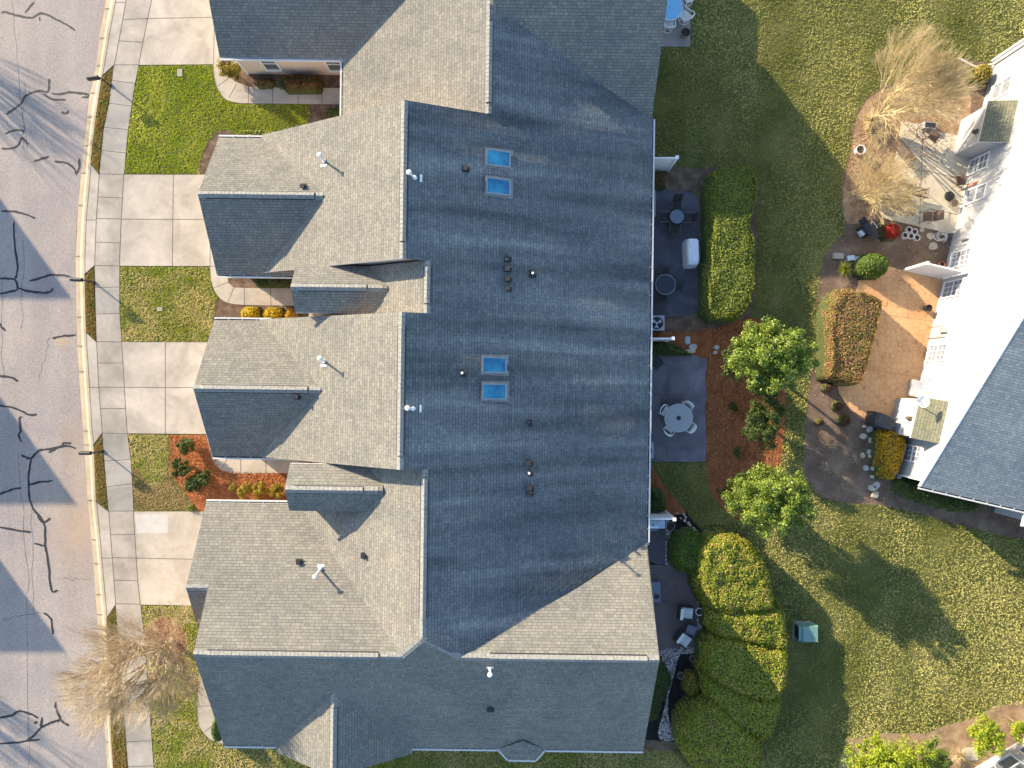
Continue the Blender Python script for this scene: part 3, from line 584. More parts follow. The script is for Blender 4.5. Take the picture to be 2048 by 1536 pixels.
def slab(name, label, cx, cy, rx, ry, mat, cat='stepping stone', group=None, h=0.06, rot=0, z=0.0):
    pts = []
    for i in range(9):
        t = i / 9 * 2 * math.pi; k = rnd.uniform(0.8, 1.12); a, b = rx * math.cos(t) * k, ry * math.sin(t) * k
        pts.append((cx + a * math.cos(rot) - b * math.sin(rot), cy + a * math.sin(rot) + b * math.cos(rot)))
    pts = smooth_poly(PP(pts), 2); mb = MB(); mb.prism(pts, z, z + h * 0.7, 0)
    c = (sum(p[0] for p in pts) / len(pts), sum(p[1] for p in pts) / len(pts))
    top = [(c[0] + (x - c[0]) * .82, c[1] + (y - c[1]) * .82) for x, y in pts]
    for i in range(len(pts)):
        j = (i + 1) % len(pts); mb.face([(*pts[i], z + h * .7), (*pts[j], z + h * .7), (*top[j], z + h), (*top[i], z + h)])
    ar = sum(top[i][0] * top[(i + 1) % len(top)][1] - top[(i + 1) % len(top)][0] * top[i][1] for i in range(len(top)))
    mb.face([(x, y, z + h) for x, y in (top if ar > 0 else top[::-1])])
    o = mb.build(name, mat); tag(o, label, cat, group); return o
M['stone_blue'] = plain('blue_slate_stone', (0.34, 0.44, 0.47), 0.8, 0.12)
M['stone_grey'] = plain('grey_slate_stone', (0.40, 0.38, 0.36), 0.8, 0.12)
slab('stepping_stone', 'bluish slate stepping stone nearest the white fence stub in the orange straw', 1375, 681, 6, 9, M['stone_blue'])
slab('stepping_stone', 'pale grey slate stepping stone just below the bluish one by the patio corner', 1386, 694, 8, 7, M['stone_grey'])
slab('stepping_stone', 'dull brown stepping stone at the patio edge under the pale grey one', 1378, 703, 12, 5, M['stone'])
slab('stepping_stone', 'small greenish stepping stone halfway to the round evergreen tree', 1433, 694, 6, 5, M['stone_grey'])
slab('stepping_stone', 'smallest stepping stone right at the corner of the slate patio', 1430, 705, 5, 4, M['stone_grey'])

# ------------------------------------------------------------------ lawns (blades; nobody could count them)
def fill(poly, density, excl=()):
    a = np.array(poly); lo, hi = a.min(0), a.max(0); n = int((hi - lo).prod() * density)
    p = lo + rng.random((n, 2)) * (hi - lo); p = p[inside(p, poly)]
    for e in excl: p = p[~inside(p, e)]
    return p
def blades(name, pts, mat, hmin, hmax, width, lean, label, per=3, z0=0.0):
    n = len(pts); pts = np.repeat(pts, per, 0) + rng.normal(0, 0.02, (n * per, 2)); n = len(pts)
    th = rng.random(n) * 2 * math.pi; h = rng.uniform(hmin, hmax, n); ln = rng.uniform(0.2, 1.0, n) * lean; w = width * rng.uniform(0.6, 1.3, n)
    ph = rng.random(n) * 2 * math.pi
    c, s = np.cos(th), np.sin(th)
    A = np.stack([pts[:, 0] - c * w, pts[:, 1] - s * w, np.full(n, z0)], 1); B = np.stack([pts[:, 0] + c * w, pts[:, 1] + s * w, np.full(n, z0)], 1)
    T = np.stack([pts[:, 0] + np.cos(ph) * ln, pts[:, 1] + np.sin(ph) * ln, z0 + h], 1)
    V = np.stack([A, B, T], 1).reshape(-1, 3); Fc = np.arange(n * 3).reshape(-1, 3)
    o = np_mesh(name, V, Fc, mat); o['kind'] = 'stuff'; o['label'] = label; return o
L1 = PP([(279, 132), (427, 131), (428, 150), (434, 176), (446, 196), (460, 204), (482, 208.5), (620, 209), (621, 232), (613, 250), (600, 266), (545, 290), (478, 276), (452, 259), (437, 262), (420, 278), (409, 298), (401, 322), (400, 348), (250, 347), (254, 304), (258, 260), (265, 212), (272, 167)])
L2 = PP([(241, 533.5), (420, 534.5), (421, 556), (426, 578), (436, 594), (433, 610), (427, 640), (423, 660), (440, 684), (246, 683), (241, 627)])
L3 = PP([(257, 869), (336, 871), (341, 893), (338, 934), (352, 962), (376, 993), (396, 1021), (269, 1021), (267, 972), (263, 921)])
L4 = PP([(283, 1212), (430, 1214), (400, 1290), (401, 1361), (395, 1384), (395, 1440), (405, 1465), (425, 1483), (450, 1490), (560, 1480), (860, 1480), (1345, 1500), (1370, 1530), (1440, 1562), (1440, 1700), (330, 1700), (311, 1560), (305, 1481), (290, 1272)])
ring = PP([(331 + 40 * math.cos(t), 1282 + 46 * math.sin(t)) for t in [i * math.pi / 10 for i in range(20)]])
blades('lawn_grass', np.concatenate([fill(L1, 420)]), M['grassf'], 0.035, 0.075, 0.009, 0.05, 'bright green grass of the front lawn by the top driveway', 4)
gd = fill(L2, 420); M['grass2'] = grass_mat('front_grass_drying', (0.42, 0.53, 0.03), (0.92, 0.80, 0.42), sc0=0.42, lo=0.44, hi=0.54)
blades('lawn_grass', gd, M['grass2'], 0.035, 0.075, 0.009, 0.05, 'half dry grass of the front lawn with straw coloured patches', 4)
g3 = fill(L3, 400); g3a = g3[g3[:, 1] > P(0, 955)[1] + 0.5 * np.sin(g3[:, 0] * 3)]; g3b = g3[g3[:, 1] <= P(0, 955)[1] + 0.5 * np.sin(g3[:, 0] * 3)]
blades('lawn_grass', g3a, M['grass2'], 0.035, 0.075, 0.009, 0.05, 'green grass beside the orange pine straw bed', 4)
blades('lawn_grass', g3b, M['grassdead'], 0.03, 0.06, 0.012, 0.05, 'dead tan grass between the orange bed and the patched driveway', 3)
blades('lawn_grass', fill(L4, 320, [ring]), M['grass2'], 0.035, 0.075, 0.009, 0.05, 'grass around the bare street tree and below the end house', 4)
S1 = PP([(227, 137), (223, 165), (217, 207), (206, 258), (202, 303), (198, 348), (183, 322), (186, 297), (195, 222), (206, 152)])
S2 = PP([(188.6, 536), (190.5, 630), (191.5, 681), (174, 663), (171.5, 600), (171, 550)])
S3 = PP([(203.5, 870), (208, 930), (215, 1020), (203, 1008), (193, 1000), (190, 930), (189, 893)])
S4 = PP([(231, 1210), (235, 1280), (254, 1523), (259, 1600), (270, 1740), (240, 1740), (228, 1560), (222, 1440), (214, 1238)])
for pl_, lb in ((S1, 'dry grass strip between kerb and sidewalk by the top mailbox'), (S2, 'dry grass strip between kerb and sidewalk by the middle mailbox'), (S3, 'dry grass strip between kerb and sidewalk by the lower mailbox'), (S4, 'grass strip between kerb and sidewalk under the bare tree')):
    blades('verge_grass', fill(pl_, 320), M['grassd'], 0.04, 0.09, 0.013, 0.05, lb, 4)
RL = PP([(1265, -80), (2260, -80), (2260, 1600), (1265, 1600)])
ex = [PP([(1200, -200), (1381, -200), (1380, 94), (1312, 94), (1308, 240), (1200, 300)]),
      PP([(1200, 329), (1306, 330), (1387, 338), (1430, 334), (1478, 334), (1507, 348), (1519, 372), (1509, 440), (1513, 540), (1507, 600), (1556, 720), (1572, 800), (1568, 880), (1542, 1000), (1500, 1044), (1470, 1038), (1444, 1016), (1422, 990), (1414, 955), (1411, 924), (1200, 924)]),
      PP([(1200, 922), (1304, 926), (1330, 972), (1362, 1008), (1374, 1024), (1390, 1046), (1412, 1070), (1440, 1082), (1480, 1078), (1510, 1115), (1535, 1180), (1556, 1260), (1552, 1345), (1528, 1410), (1505, 1490), (1480, 1530), (1440, 1540), (1370, 1525), (1345, 1500), (1200, 1500)]),
      smooth_poly(PP(BED), 2), PP([(1715, 1476), (1760, 1466), (1850, 1466), (1885, 1452), (1940, 1438), (1985, 1416), (2010, 1410), (2300, 1400), (2300, 1900), (1700, 1900), (1680, 1520)])]
blades('lawn_grass', fill(RL, 150, ex), M['grassb'], 0.04, 0.085, 0.0105, 0.06, 'olive and straw coloured grass of the wide back lawn', 4)

# ------------------------------------------------------------------ THE TOWNHOUSE ROW
TH = -0.0128
def L(px, py, h):
    X, Y = P(px, py, h); return (X + TH * Y, Y - TH * X)
def W(x, y): return (x - TH * y, y + TH * x)
def shift(mb, cx, cy, cz=0):
    mb.v = [(x - cx, y - cy, z - cz) for x, y, z in mb.v]; return mb
EAVE = 2.7; EX = 6.91; ES = 0.39
def hE(x, y): return EAVE + ES * (EX - x)
def sag(x, y):
    """the deck dips a little between its trusses"""
    k = min(1, max(0, (x + 4.6) / 2.0)) * min(1, max(0, (6.9 - x) / 1.0) * .6 + .4)
    return k * (0.125 * noise.noise(Vector((x * 0.10, y * 0.62, 3.1))) + 0.042 * noise.noise(Vector((x * 0.22, y * 1.5, 7.7))))

def roof_face(mb, poly, hf, down, thick=0.13, mt=0, mu=1):
    ar = sum(poly[i][0] * poly[(i + 1) % len(poly)][1] - poly[(i + 1) % len(poly)][0] * poly[i][1] for i in range(len(poly)))
    if ar < 0: poly = poly[::-1]
    e = 0.5; s = abs(hf(poly[0][0] - down[0] * e, poly[0][1] - down[1] * e) - hf(poly[0][0], poly[0][1])) / e; k = math.sqrt(1 + s * s)
    uv = [(x * -down[1] + y * down[0], -(x * down[0] + y * down[1]) * k) for x, y in poly]
    top = [(x, y, hf(x, y)) for x, y in poly]; bot = [(x, y, z - thick) for x, y, z in top]
    mb.face(top, mt, uv); mb.face(bot[::-1], mu)
    for i in range(len(poly)):
        j = (i + 1) % len(poly); mb.face([bot[i], bot[j], top[j], top[i]], mu)
def gable_x(rb, wb, x0, x1, y0, yr, y1, hr, h0=EAVE, h1=EAVE, ox0=0.45, ox1=0.0, oe=0.35, z0=0.0, wm=0):
    """ridge runs along x; y0 = north eave, y1 = south eave"""
    sn = (hr - h0) / (y0 - yr); ss = (hr - h1) / (yr - y1)
    roof_face(rb, [(x0, yr), (x1, yr), (x1, y0), (x0, y0)], lambda x, y: hr - sn * (y - yr), (0, 1))
    roof_face(rb, [(x0, y1), (x1, y1), (x1, yr), (x0, yr)], lambda x, y: hr - ss * (yr - y), (0, -1))
    if wb is not None:
        a, b = x0 + ox0, x1 - ox1; ya, yb = y0 - oe, y1 + oe; t = 0.14
        sec = [(yb, z0), (ya, z0), (ya, h0 + sn * oe - t), (yr, hr - t), (yb, h1 + ss * oe - t)]
        wb.face([(a, y, z) for y, z in sec[::-1]], wm); wb.face([(b, y, z) for y, z in sec], wm)
        for i in range(5):
            j = (i + 1) % 5; wb.face([(a, *sec[i]), (a, *sec[j]), (b, *sec[j]), (b, *sec[i])], wm)
def gable_y(rb, wb, y0, y1, x0, xr, x1, hr, h0=EAVE, h1=EAVE, oy0=0.3, oy1=0.3, oe=0.35, z0=0.0, east=None, wm=0):
    """ridge runs along y (y0 < y1); x0 = west eave, x1 = east eave; east: function(lo, hi) building its own east slope"""
    sw = (hr - h0) / (xr - x0); se = (hr - h1) / (x1 - xr)
    roof_face(rb, [(x0, y0), (xr, y0), (xr, y1), (x0, y1)], lambda x, y: hr - sw * (xr - x), (-1, 0))
    if east is None: roof_face(rb, [(xr, y0), (x1, y0), (x1, y1), (xr, y1)], lambda x, y: hr - se * (x - xr), (1, 0))
    if wb is not None:
        a, b = y0 + oy0, y1 - oy1; xa, xb = x0 + oe, x1 - oe; t = 0.2
        sec = [(xa, z0), (xb, z0), (xb, h1 + se * oe - t), (xr, hr - t), (xa, h0 + sw * oe - t)]
        wb.face([(x, a, z) for x, z in sec], wm); wb.face([(x, b, z) for x, z in sec[::-1]], wm)
        for i in range(5):
            j = (i + 1) % 5; p, q = sec[i], sec[j]
            wb.face([(p[0], b, p[1]), (q[0], b, q[1]), (q[0], a, q[1]), (p[0], a, p[1])], wm)
def east_slope(rb, xr, ylo, yhi, nx=34, dy=0.28, x1=EX):
    """the long eastern slope as a gently sagging sheet; ylo/yhi: functions of x"""
    k = math.sqrt(1 + ES * ES); xs = [xr + (x1 - xr) * i / nx for i in range(nx + 1)]
    ny = max(2, int((max(yhi(x) for x in xs) - min(ylo(x) for x in xs)) / dy)); g = []
    for x in xs:
        a, b = ylo(x), yhi(x); g.append([(x, a + (b - a) * j / ny) for j in range(ny + 1)])
    z = lambda p: hE(*p) + sag(*p)
    for i in range(nx):
        for j in range(ny):
            q = [g[i][j], g[i + 1][j], g[i + 1][j + 1], g[i][j + 1]]
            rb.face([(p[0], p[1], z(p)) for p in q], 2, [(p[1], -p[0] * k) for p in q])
    def skirt(line, mi):
        for a, b in zip(line, line[1:]): rb.face([(*a, z(a) - .13), (*b, z(b) - .13), (*b, z(b)), (*a, z(a))], mi)
    skirt([g[i][0] for i in range(nx + 1)], 0); skirt([g[i][ny] for i in range(nx, -1, -1)], 0); skirt(g[nx], 1)
    rb.face([(g[0][ny][0], g[0][ny][1], z(g[0][ny]) - .13), (g[nx][ny][0], g[nx][ny][1], z(g[nx][ny]) - .13), (g[nx][0][0], g[nx][0][1], z(g[nx][0]) - .13), (g[0][0][0], g[0][0][1], z(g[0][0]) - .13)], 1)
def ridge_cap(mb, a, b, sl, sr, w=0.15, lift=0.0, m=0, dark=1):
    """overlapping cap shingles; sl/sr: fall to the left/right of a->b; lift>0 = ridge vent box with dark open edges"""
    mb.marks.append(len(mb.f)); a, b = Vector(a), Vector(b); d = (b - a); Ln = d.length; d.normalize(); side = Vector((-d.y, d.x, 0)).normalized()
    n = max(1, int(Ln / 0.19))
    for i in range(n):
        p, q = a + d * (Ln * i / n), a + d * (Ln * (i + 1) / n); z0, z1 = 0.022 + lift, 0.010 + lift
        for s, f in ((1, sl), (-1, sr)):
            A = [p + Vector((0, 0, z0)), q + Vector((0, 0, z1)), q + side * s * w + Vector((0, 0, z1 - f * w)), p + side * s * w + Vector((0, 0, z0 - f * w))]
            mb.face(A if s < 0 else A[::-1], m)
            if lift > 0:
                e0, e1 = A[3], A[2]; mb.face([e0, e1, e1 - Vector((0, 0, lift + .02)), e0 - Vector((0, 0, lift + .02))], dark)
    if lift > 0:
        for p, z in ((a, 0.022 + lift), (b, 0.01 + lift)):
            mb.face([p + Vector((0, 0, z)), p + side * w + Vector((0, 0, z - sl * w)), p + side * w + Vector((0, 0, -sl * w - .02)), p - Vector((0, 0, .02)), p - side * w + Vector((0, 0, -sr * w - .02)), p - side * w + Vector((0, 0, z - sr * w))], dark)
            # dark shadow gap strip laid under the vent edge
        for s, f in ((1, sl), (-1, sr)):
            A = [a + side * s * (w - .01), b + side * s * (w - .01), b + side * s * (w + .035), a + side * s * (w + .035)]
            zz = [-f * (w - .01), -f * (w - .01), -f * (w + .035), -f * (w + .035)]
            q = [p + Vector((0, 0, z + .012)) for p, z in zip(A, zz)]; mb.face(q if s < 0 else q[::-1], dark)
def gutter(mb, a, b, out, w=0.11):
    """white U-gutter from a to b hung on the outer side 'out' (unit vector), with hanger ticks"""
    mb.marks.append(len(mb.f)); a, b = Vector((*a, EAVE)), Vector((*b, EAVE)); d = (b - a).normalized(); o = Vector((*out, 0)); n = int((b - a).length / 0.75)
    def bar(o0, o1, z0, z1, m):
        p = [a + o * o0, b + o * o0, b + o * o1, a + o * o1]
        mb.face([q + Vector((0, 0, z1)) for q in p], m); mb.face([q + Vector((0, 0, z0)) for q in p[::-1]], m)
        for i in range(4):
            j = (i + 1) % 4; mb.face([p[i] + Vector((0, 0, z0)), p[j] + Vector((0, 0, z0)), p[j] + Vector((0, 0, z1)), p[i] + Vector((0, 0, z1))], m)
    bar(w - 0.045, w + 0.03, -0.13, -0.01, 0); bar(0.0, w - 0.045, -0.13, -0.09, 1)  # black trough floor: shade inside the gutter put into its colour
    for i in range(1, n + 1):
        c = a + (b - a) * (i / (n + 1)); mb.box((c.x + o.x * w * .35, c.y + o.y * w * .35, EAVE - 0.005), (0.03 + abs(o.x) * (w * .9), 0.03 + abs(o.y) * (w * .9), 0.02), m=0)

def root_at(name, label, cx, cy, cat='house'):
    X, Y = W(cx, cy); return thing(name, label, cat, (X, Y, 0), TH)
def on_roof(px, py, hf, it=8):
    h = 5.0
    for _ in range(it): x, y = L(px, py, h); h = hf(x, y)
    return x, y, h
def add_skylight(px, py, root, c):
    x, y, h = on_roof(px, py, hE); a, b = 0.56, 0.37; mb = MB(); gl = MB()
    def q(dx, dy, dz): return (x + dx - c[0], y + dy - c[1], hE(x + dx, y + dy) + dz)
    for (x0, x1, y0, y1) in ((-a, a, b - .055, b), (-a, a, -b, -b + .055), (-a, -a + .055, -b + .055, b - .055), (a - .075, a, -b + .055, b - .055)):
        P8 = [q(x0, y0, 0), q(x1, y0, 0), q(x1, y1, 0), q(x0, y1, 0), q(x0, y0, .12), q(x1, y0, .12), q(x1, y1, .12), q(x0, y1, .12)]
        for f in ((4, 5, 6, 7), (0, 1, 5, 4), (1, 2, 6, 5), (2, 3, 7, 6), (3, 0, 4, 7)): mb.face([P8[i] for i in f])
    mb.face([q(-a - .07, -b - .09, .03), q(a + .10, -b - .12, .03), q(a + .10, b + .12, .03), q(-a - .07, b + .09, .03)], 1)
    f = mb.build('skylight', [M['skyframe'], M['cap']], root); f['label'] = 'blue glass skylight'
    gl.face([q(-a + .055, -b + .055, .095), q(a - .075, -b + .055, .095), q(a - .075, b - .055, .095), q(-a + .055, b - .055, .095)]); gl.build('pane', M['skyglass'], f)
def add_boxvent(px, py, hf, root, c, kind=0):
    x, y, h = on_roof(px, py, hf); mb = MB(); sx, sy, sz = (0.2, 0.19, 0.19) if kind == 0 else (0.17, 0.17, 0.15)
    X, Y = x - c[0], y - c[1]
    if kind < 2:
        mb.box((X, Y, h + .02), (.34, .30, .03), m=0)
        P0 = [(X - sx / 2, Y - sy / 2), (X + sx / 2, Y - sy / 2), (X + sx / 2, Y + sy / 2), (X - sx / 2, Y + sy / 2)]
        k = 0.8; P1 = [(X + (a - X) * k, Y + (b - Y) * k) for a, b in P0]
        for i in range(4):
            j = (i + 1) % 4; mb.face([(*P0[i], h - .08), (*P0[j], h - .08), (*P1[j], h + sz), (*P1[i], h + sz)])
        mb.box((X - .02, Y, h + sz + .015), (sx * 1.1, sy * 1.1, .03)); mb.build('roof_vent', M['darkvent'], root)
    else:
        mb.box((X, Y, h + .02), (.36, .36, .03), m=0); mb.lathe((X, Y, h - .05), [(.10, 0), (.085, .14), (.055, .16), (.052, .36)], 12)
        mb.lathe((X, Y, h + .29), [(.058, 0), (.058, .035)], 12, 1); mb.build('pipe_boot', [M['darkvent'], M['lead']], root)
def add_flue(px, py, tx, ty, hf, root, c, flat=(0, 0)):
    x, y, h = on_roof(px, py, hf); ht = 0.95; mb = MB(); X, Y = x - c[0], y - c[1]
    # the top may lean a little as it does in the photo
    tx_, ty_ = L(tx, ty, h + ht); T = (tx_ - c[0], ty_ - c[1], h + ht); B0 = (X, Y, h - .1)
    lean = Vector((T[0] - X, T[1] - Y, 0)); 
    if lean.length > .12: lean *= .12 / lean.length
    T = (X + lean.x, Y + lean.y, h + ht)
    mb.lathe((X, Y, h - .15), [(.11, 0), (.11, .12), (.075, .28)], 14); mb.tube(B0, T, .048, n=12)
    pipe = mb.build('flue_pipe', M['lead'], root); pipe['label'] = 'white vertical flue pipe'
    cp = MB(); cp.lathe(T, [(.05, -.02), (.11, .01), (.115, .045), (.10, .07), (.03, .09), (0.0, .09)], 18); cp.build('cap', M['white'], pipe, smooth=False)
    fl = MB(); fx, fy = X + flat[0], Y + flat[1]
    zz = lambda a, b: hf(a + c[0], b + c[1]) + .03
    fl.face([(a, b, zz(a, b)) for a, b in ((fx - .05, fy - .17), (fx + .05, fy - .17), (fx + .05, fy + .17), (fx - .05, fy + .17))] if abs(flat[0]) >= abs(flat[1]) else [(a, b, zz(a, b)) for a, b in ((fx - .17, fy - .05), (fx + .17, fy - .05), (fx + .17, fy + .05), (fx - .17, fy + .05))]); fl.build('flashing', M['lead'], pipe)
def wall_window(root, c, x, y, z, w, h, face, grid=(1, 2), glass='glass'):
    """double-hung window on a wall facing 'face' (unit vector in the thing's frame)"""
    fx, fy = face; tx, ty = -fy, fx; fr = MB(); g = MB(); X, Y = x - c[0], y - c[1]
    def bar(u0, u1, v0, v1, d0=0.0, d1=.06, mm=fr, mi=0):
        p = [(X + tx * u + fx * d, Y + ty * u + fy * d, z + v) for d in (d0, d1) for u, v in ((u0, v0), (u1, v0), (u1, v1), (u0, v1))]
        for f in ((4, 5, 6, 7), (3, 2, 1, 0), (0, 1, 5, 4), (1, 2, 6, 5), (2, 3, 7, 6), (3, 0, 4, 7)): mm.face([p[i] for i in f], mi)
    t = .07; bar(-w / 2 - t, w / 2 + t, h, h + t); bar(-w / 2 - t, w / 2 + t, -t, 0, 0, .09); bar(-w / 2 - t, -w / 2, 0, h); bar(w / 2, w / 2 + t, 0, h); bar(-w / 2, w / 2, h / 2 - .03, h / 2 + .03, 0, .05)
    if grid:
        for k in range(1, grid[0] + 1): u = -w / 2 + w * k / (grid[0] + 1); bar(u - .012, u + .012, .0, h, 0, .025)
        for k in range(1, grid[1] + 1):
            for o in (0, h / 2): v = o + h / 2 * k / (grid[1] + 1); bar(-w / 2, w / 2, v - .012, v + .012, 0, .025)
    f = fr.build('window', M['white'], root); bar(-w / 2, w / 2, 0, h, .004, .012, g); g.build('pane', M[glass], f); return f
def door_panel(root, c, x, y, w, h, face, mat, name='garage_door', rows=4):
    fx, fy = face; tx, ty = -fy, fx; mb = MB(); X, Y = x - c[0], y - c[1]
    for r in range(rows):
        z0, z1 = h * r / rows + .01, h * (r + 1) / rows - .01
        p = [(X + tx * u + fx * d, Y + ty * u + fy * d, z) for d in (0, .05) for u, z in ((-w / 2, z0), (w / 2, z0), (w / 2, z1), (-w / 2, z1))]
        for f in ((4, 5, 6, 7), (0, 1, 5, 4), (1, 2, 6, 5), (2, 3, 7, 6), (3, 0, 4, 7)): mb.face([p[i] for i in f])
    mb.build(name, mat, root)

# ---- unit 1 (top of the picture)
c = (-4, 18); r1 = root_at('townhouse', 'townhouse at the top edge with a beige side wall and two windows over the walk', *c)
rb, wb, cp = MB(), MB(), MB(); XR1, H1 = -1.24, hE(-1.24, 0)
gable_y(rb, None, 12.4, 25.5, -8.73, XR1, EX, H1, east=1); gable_y(MB(), wb, 12.4, 25.5, -8.73, XR1, EX, H1, oy0=.06, oy1=.3)
east_slope(rb, XR1, lambda x: 12.4, lambda x: 13.45 + (hE(x, 0) - EAVE) / .8 + .15)
gable_x(rb, wb, -14.96, -3.0, 23.3, 19.8, 16.3, 4.80)
gable_x(rb, wb, XR1 + .2, 6.88, 22.35, 17.9, 13.45, 6.26, ox0=0, ox1=.35)
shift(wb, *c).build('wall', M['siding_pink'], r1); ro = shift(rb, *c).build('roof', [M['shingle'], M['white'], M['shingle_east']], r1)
ridge_cap(cp, (XR1, 12.4, H1), (XR1, 25.5, H1), .446, ES); shift(cp, *c).build('ridge_cap', [M['cap'], M['black']], ro)
rv = MB(); ridge_cap(rv, (XR1, 12.9, H1 + .02), (XR1, 16.6, H1 + .02), .446, ES, .15, .05); shift(rv, *c).build('ridge_vent', [M['cap'], M['black']], ro)
gt = MB(); gutter(gt, (-14.96, 16.3), (-8.73, 16.3), (0, -1)); gutter(gt, (-8.73, 12.42), (-8.73, 16.3), (-1, 0)); gutter(gt, (EX, 12.42), (EX, 13.45), (1, 0)); shift(gt, *c).build('gutter', [M['gutter'], M['black']], r1)
tb = MB(); tb.box((-14.52, 16.66, 1.3), (.12, .12, 2.6)); shift(tb, *c).build('corner_board', M['white'], r1)
for xx in (-12.93, -9.55): wall_window(r1, c, xx, 16.65, 0.60, 0.72, 1.45, (0, -1), None)
door_panel(r1, c, -14.51, 19.8, 4.9, 2.2, (-1, 0), M['white']); wall_window(r1, c, 6.56, 15.6, .2, 1.6, 1.9, (1, 0), None)

# ---- unit 2
c = (-4, 8); r2 = root_at('townhouse', 'upper full townhouse in view with two skylights beside a round white topped flue', *c)
rb, wb, cp = MB(), MB(), MB(); XR2, H2 = -4.87, hE(-4.87, 0); XW = -12.79; SW = (H2 - EAVE) / (XR2 - XW)
gable_y(rb, None, 5.45, 12.40, XW, XR2, EX, H2, east=1); gable_y(MB(), wb, 5.45, 12.35, XW, XR2, EX, H2, oy0=.12, oy1=.12)
east_slope(rb, XR2, lambda x: 5.45, lambda x: 12.40)
XR3 = -3.83; H3 = hE(XR3, 0); SW3 = .61
def hW3(x, y): return H3 - SW3 * (XR3 - x)
roof_face(rb, [(-10.2, 3.1), (XR3, 3.1), (XR3, 5.45), (-10.2, 5.45)], hW3, (-1, 0)); east_slope(rb, XR3, lambda x: 3.1, lambda x: 5.45)
wb.box(((-9.9 + 6.5) / 2, 4.28, 1.35), (16.4, 2.2, 2.7))
wb.face([(-9.9, 3.2, 2.6), (6.5, 3.2, 2.6), (XR3, 3.2, H3 - .2)]); wb.face([(6.5, 5.4, 2.6), (-9.9, 5.4, 2.6), (XR3, 5.4, H3 - .2)])
G2R, G2H = 8.94, 4.95
gable_x(rb, wb, -14.95, -8.9, 12.24, 8.78, 5.32, G2H)
gable_x(rb, None, -10.25, -5.8, 5.46, 4.34, 3.22, 5.80, 5.05, 5.05, 0)
for q in ((-9.95, 3.5), (-9.95, 5.2)): wb.box((q[0], q[1], 2.5), (.25, .25, 5.0))
wb.face([(-9.97, 3.4, 5.0), (-9.97, 4.34, 5.62), (-9.97, 5.3, 5.0)][::-1]); wb.box((-7.9, 4.34, 2.5), (3.2, 1.95, 5.0))
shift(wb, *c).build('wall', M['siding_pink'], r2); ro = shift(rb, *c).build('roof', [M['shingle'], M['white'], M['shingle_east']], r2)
ridge_cap(cp, (XR2, 5.45, H2), (XR2, 12.35, H2), SW, ES); ridge_cap(cp, (XR3, 3.1, H3), (XR3, 5.45, H3), SW3, ES); s_ = (G2H - EAVE) / 3.46
ridge_cap(cp, (-9.05, 8.78, G2H), (-14.95, 8.78, G2H), s_, s_, .17); ridge_cap(cp, (-6.0, 4.34, 5.8), (-10.25, 4.34, 5.8), .67, .67, .17); shift(cp, *c).build('ridge_cap', [M['cap'], M['black']], ro)
rv = MB(); ridge_cap(rv, (XR2, 6.2, H2 + .02), (XR2, 11.75, H2 + .02), SW, ES, .15, .05); ridge_cap(rv, (XR3, 3.55, H3 + .02), (XR3, 5.15, H3 + .02), SW3, ES, .15, .05)
ridge_cap(rv, (-9.45, 8.78, G2H + .02), (-14.6, 8.78, G2H + .02), s_, s_, .16, .045); ridge_cap(rv, (-6.75, 4.34, 5.82), (-9.9, 4.34, 5.82), .67, .67, .16, .045); shift(rv, *c).build('ridge_vent', [M['cap'], M['black']], ro)
gt = MB(); gutter(gt, (-14.95, 12.24), (-12.0, 12.24), (0, 1)); gutter(gt, (-14.95, 5.32), (-10.9, 5.32), (0, -1)); gutter(gt, (EX, 3.12), (EX, 12.42), (1, 0)); shift(gt, *c).build('gutter', [M['gutter'], M['black']], r2)
door_panel(r2, c, -14.50, 8.78, 4.9, 2.2, (-1, 0), M['white']); door_panel(r2, c, 6.56, 10.1, 1.8, 2.1, (1, 0), M['glass'], 'patio_door', 1)
st = MB(); st.box((7.2, 10.15, .08), (.9, 2.0, .16)); shift(st, *c).build('door_step', M['concrete2'], r2)
hW2 = lambda x, y: H2 - SW * (XR2 - x)
hG2n = lambda x, y: G2H - s_ * abs(y - 8.78)
for q in ((997.5, 318), (997.5, 374)): add_skylight(*q, r2, c)
add_flue(649, 322, 639, 310, hW2, r2, c, (-.05, -.22)); add_flue(829, 355, 818, 345, hE, r2, c, (.28, 0))
add_boxvent(607, 374, lambda x, y: max(hW2(x, y), hG2n(x, y)), r2, c, 1); add_boxvent(932, 338, hE, r2, c, 1)
for y_ in (518, 538, 558, 577): add_boxvent(1016, y_, hE, r2, c)
add_boxvent(1065, 548, hE, r2, c, 2)

# ---- unit 3
c = (-4, -0.3); r3 = root_at('townhouse', 'middle townhouse in view between the yellow bushes and the orange straw bed', *c)
rb, wb, cp = MB(), MB(), MB()
gable_y(rb, None, -3.83, 3.1, XW, XR2, EX, H2, east=1); gable_y(MB(), wb, -3.83, 3.1, XW, XR2, EX, H2, oy0=.12, oy1=.12)
east_slope(rb, XR2, lambda x: -3.83, lambda x: 3.1)
GY = -0.40; gable_x(rb, wb, -15.05, -8.9, 3.04, GY, -3.84, G2H); s_ = (G2H - EAVE) / 3.44
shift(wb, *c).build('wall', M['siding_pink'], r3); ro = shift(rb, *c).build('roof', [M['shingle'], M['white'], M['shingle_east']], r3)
ridge_cap(cp, (XR2, -3.83, H2), (XR2, 3.1, H2), SW, ES); ridge_cap(cp, (-9.05, GY, G2H), (-15.05, GY, G2H), s_, s_, .17); shift(cp, *c).build('ridge_cap', [M['cap'], M['black']], ro)
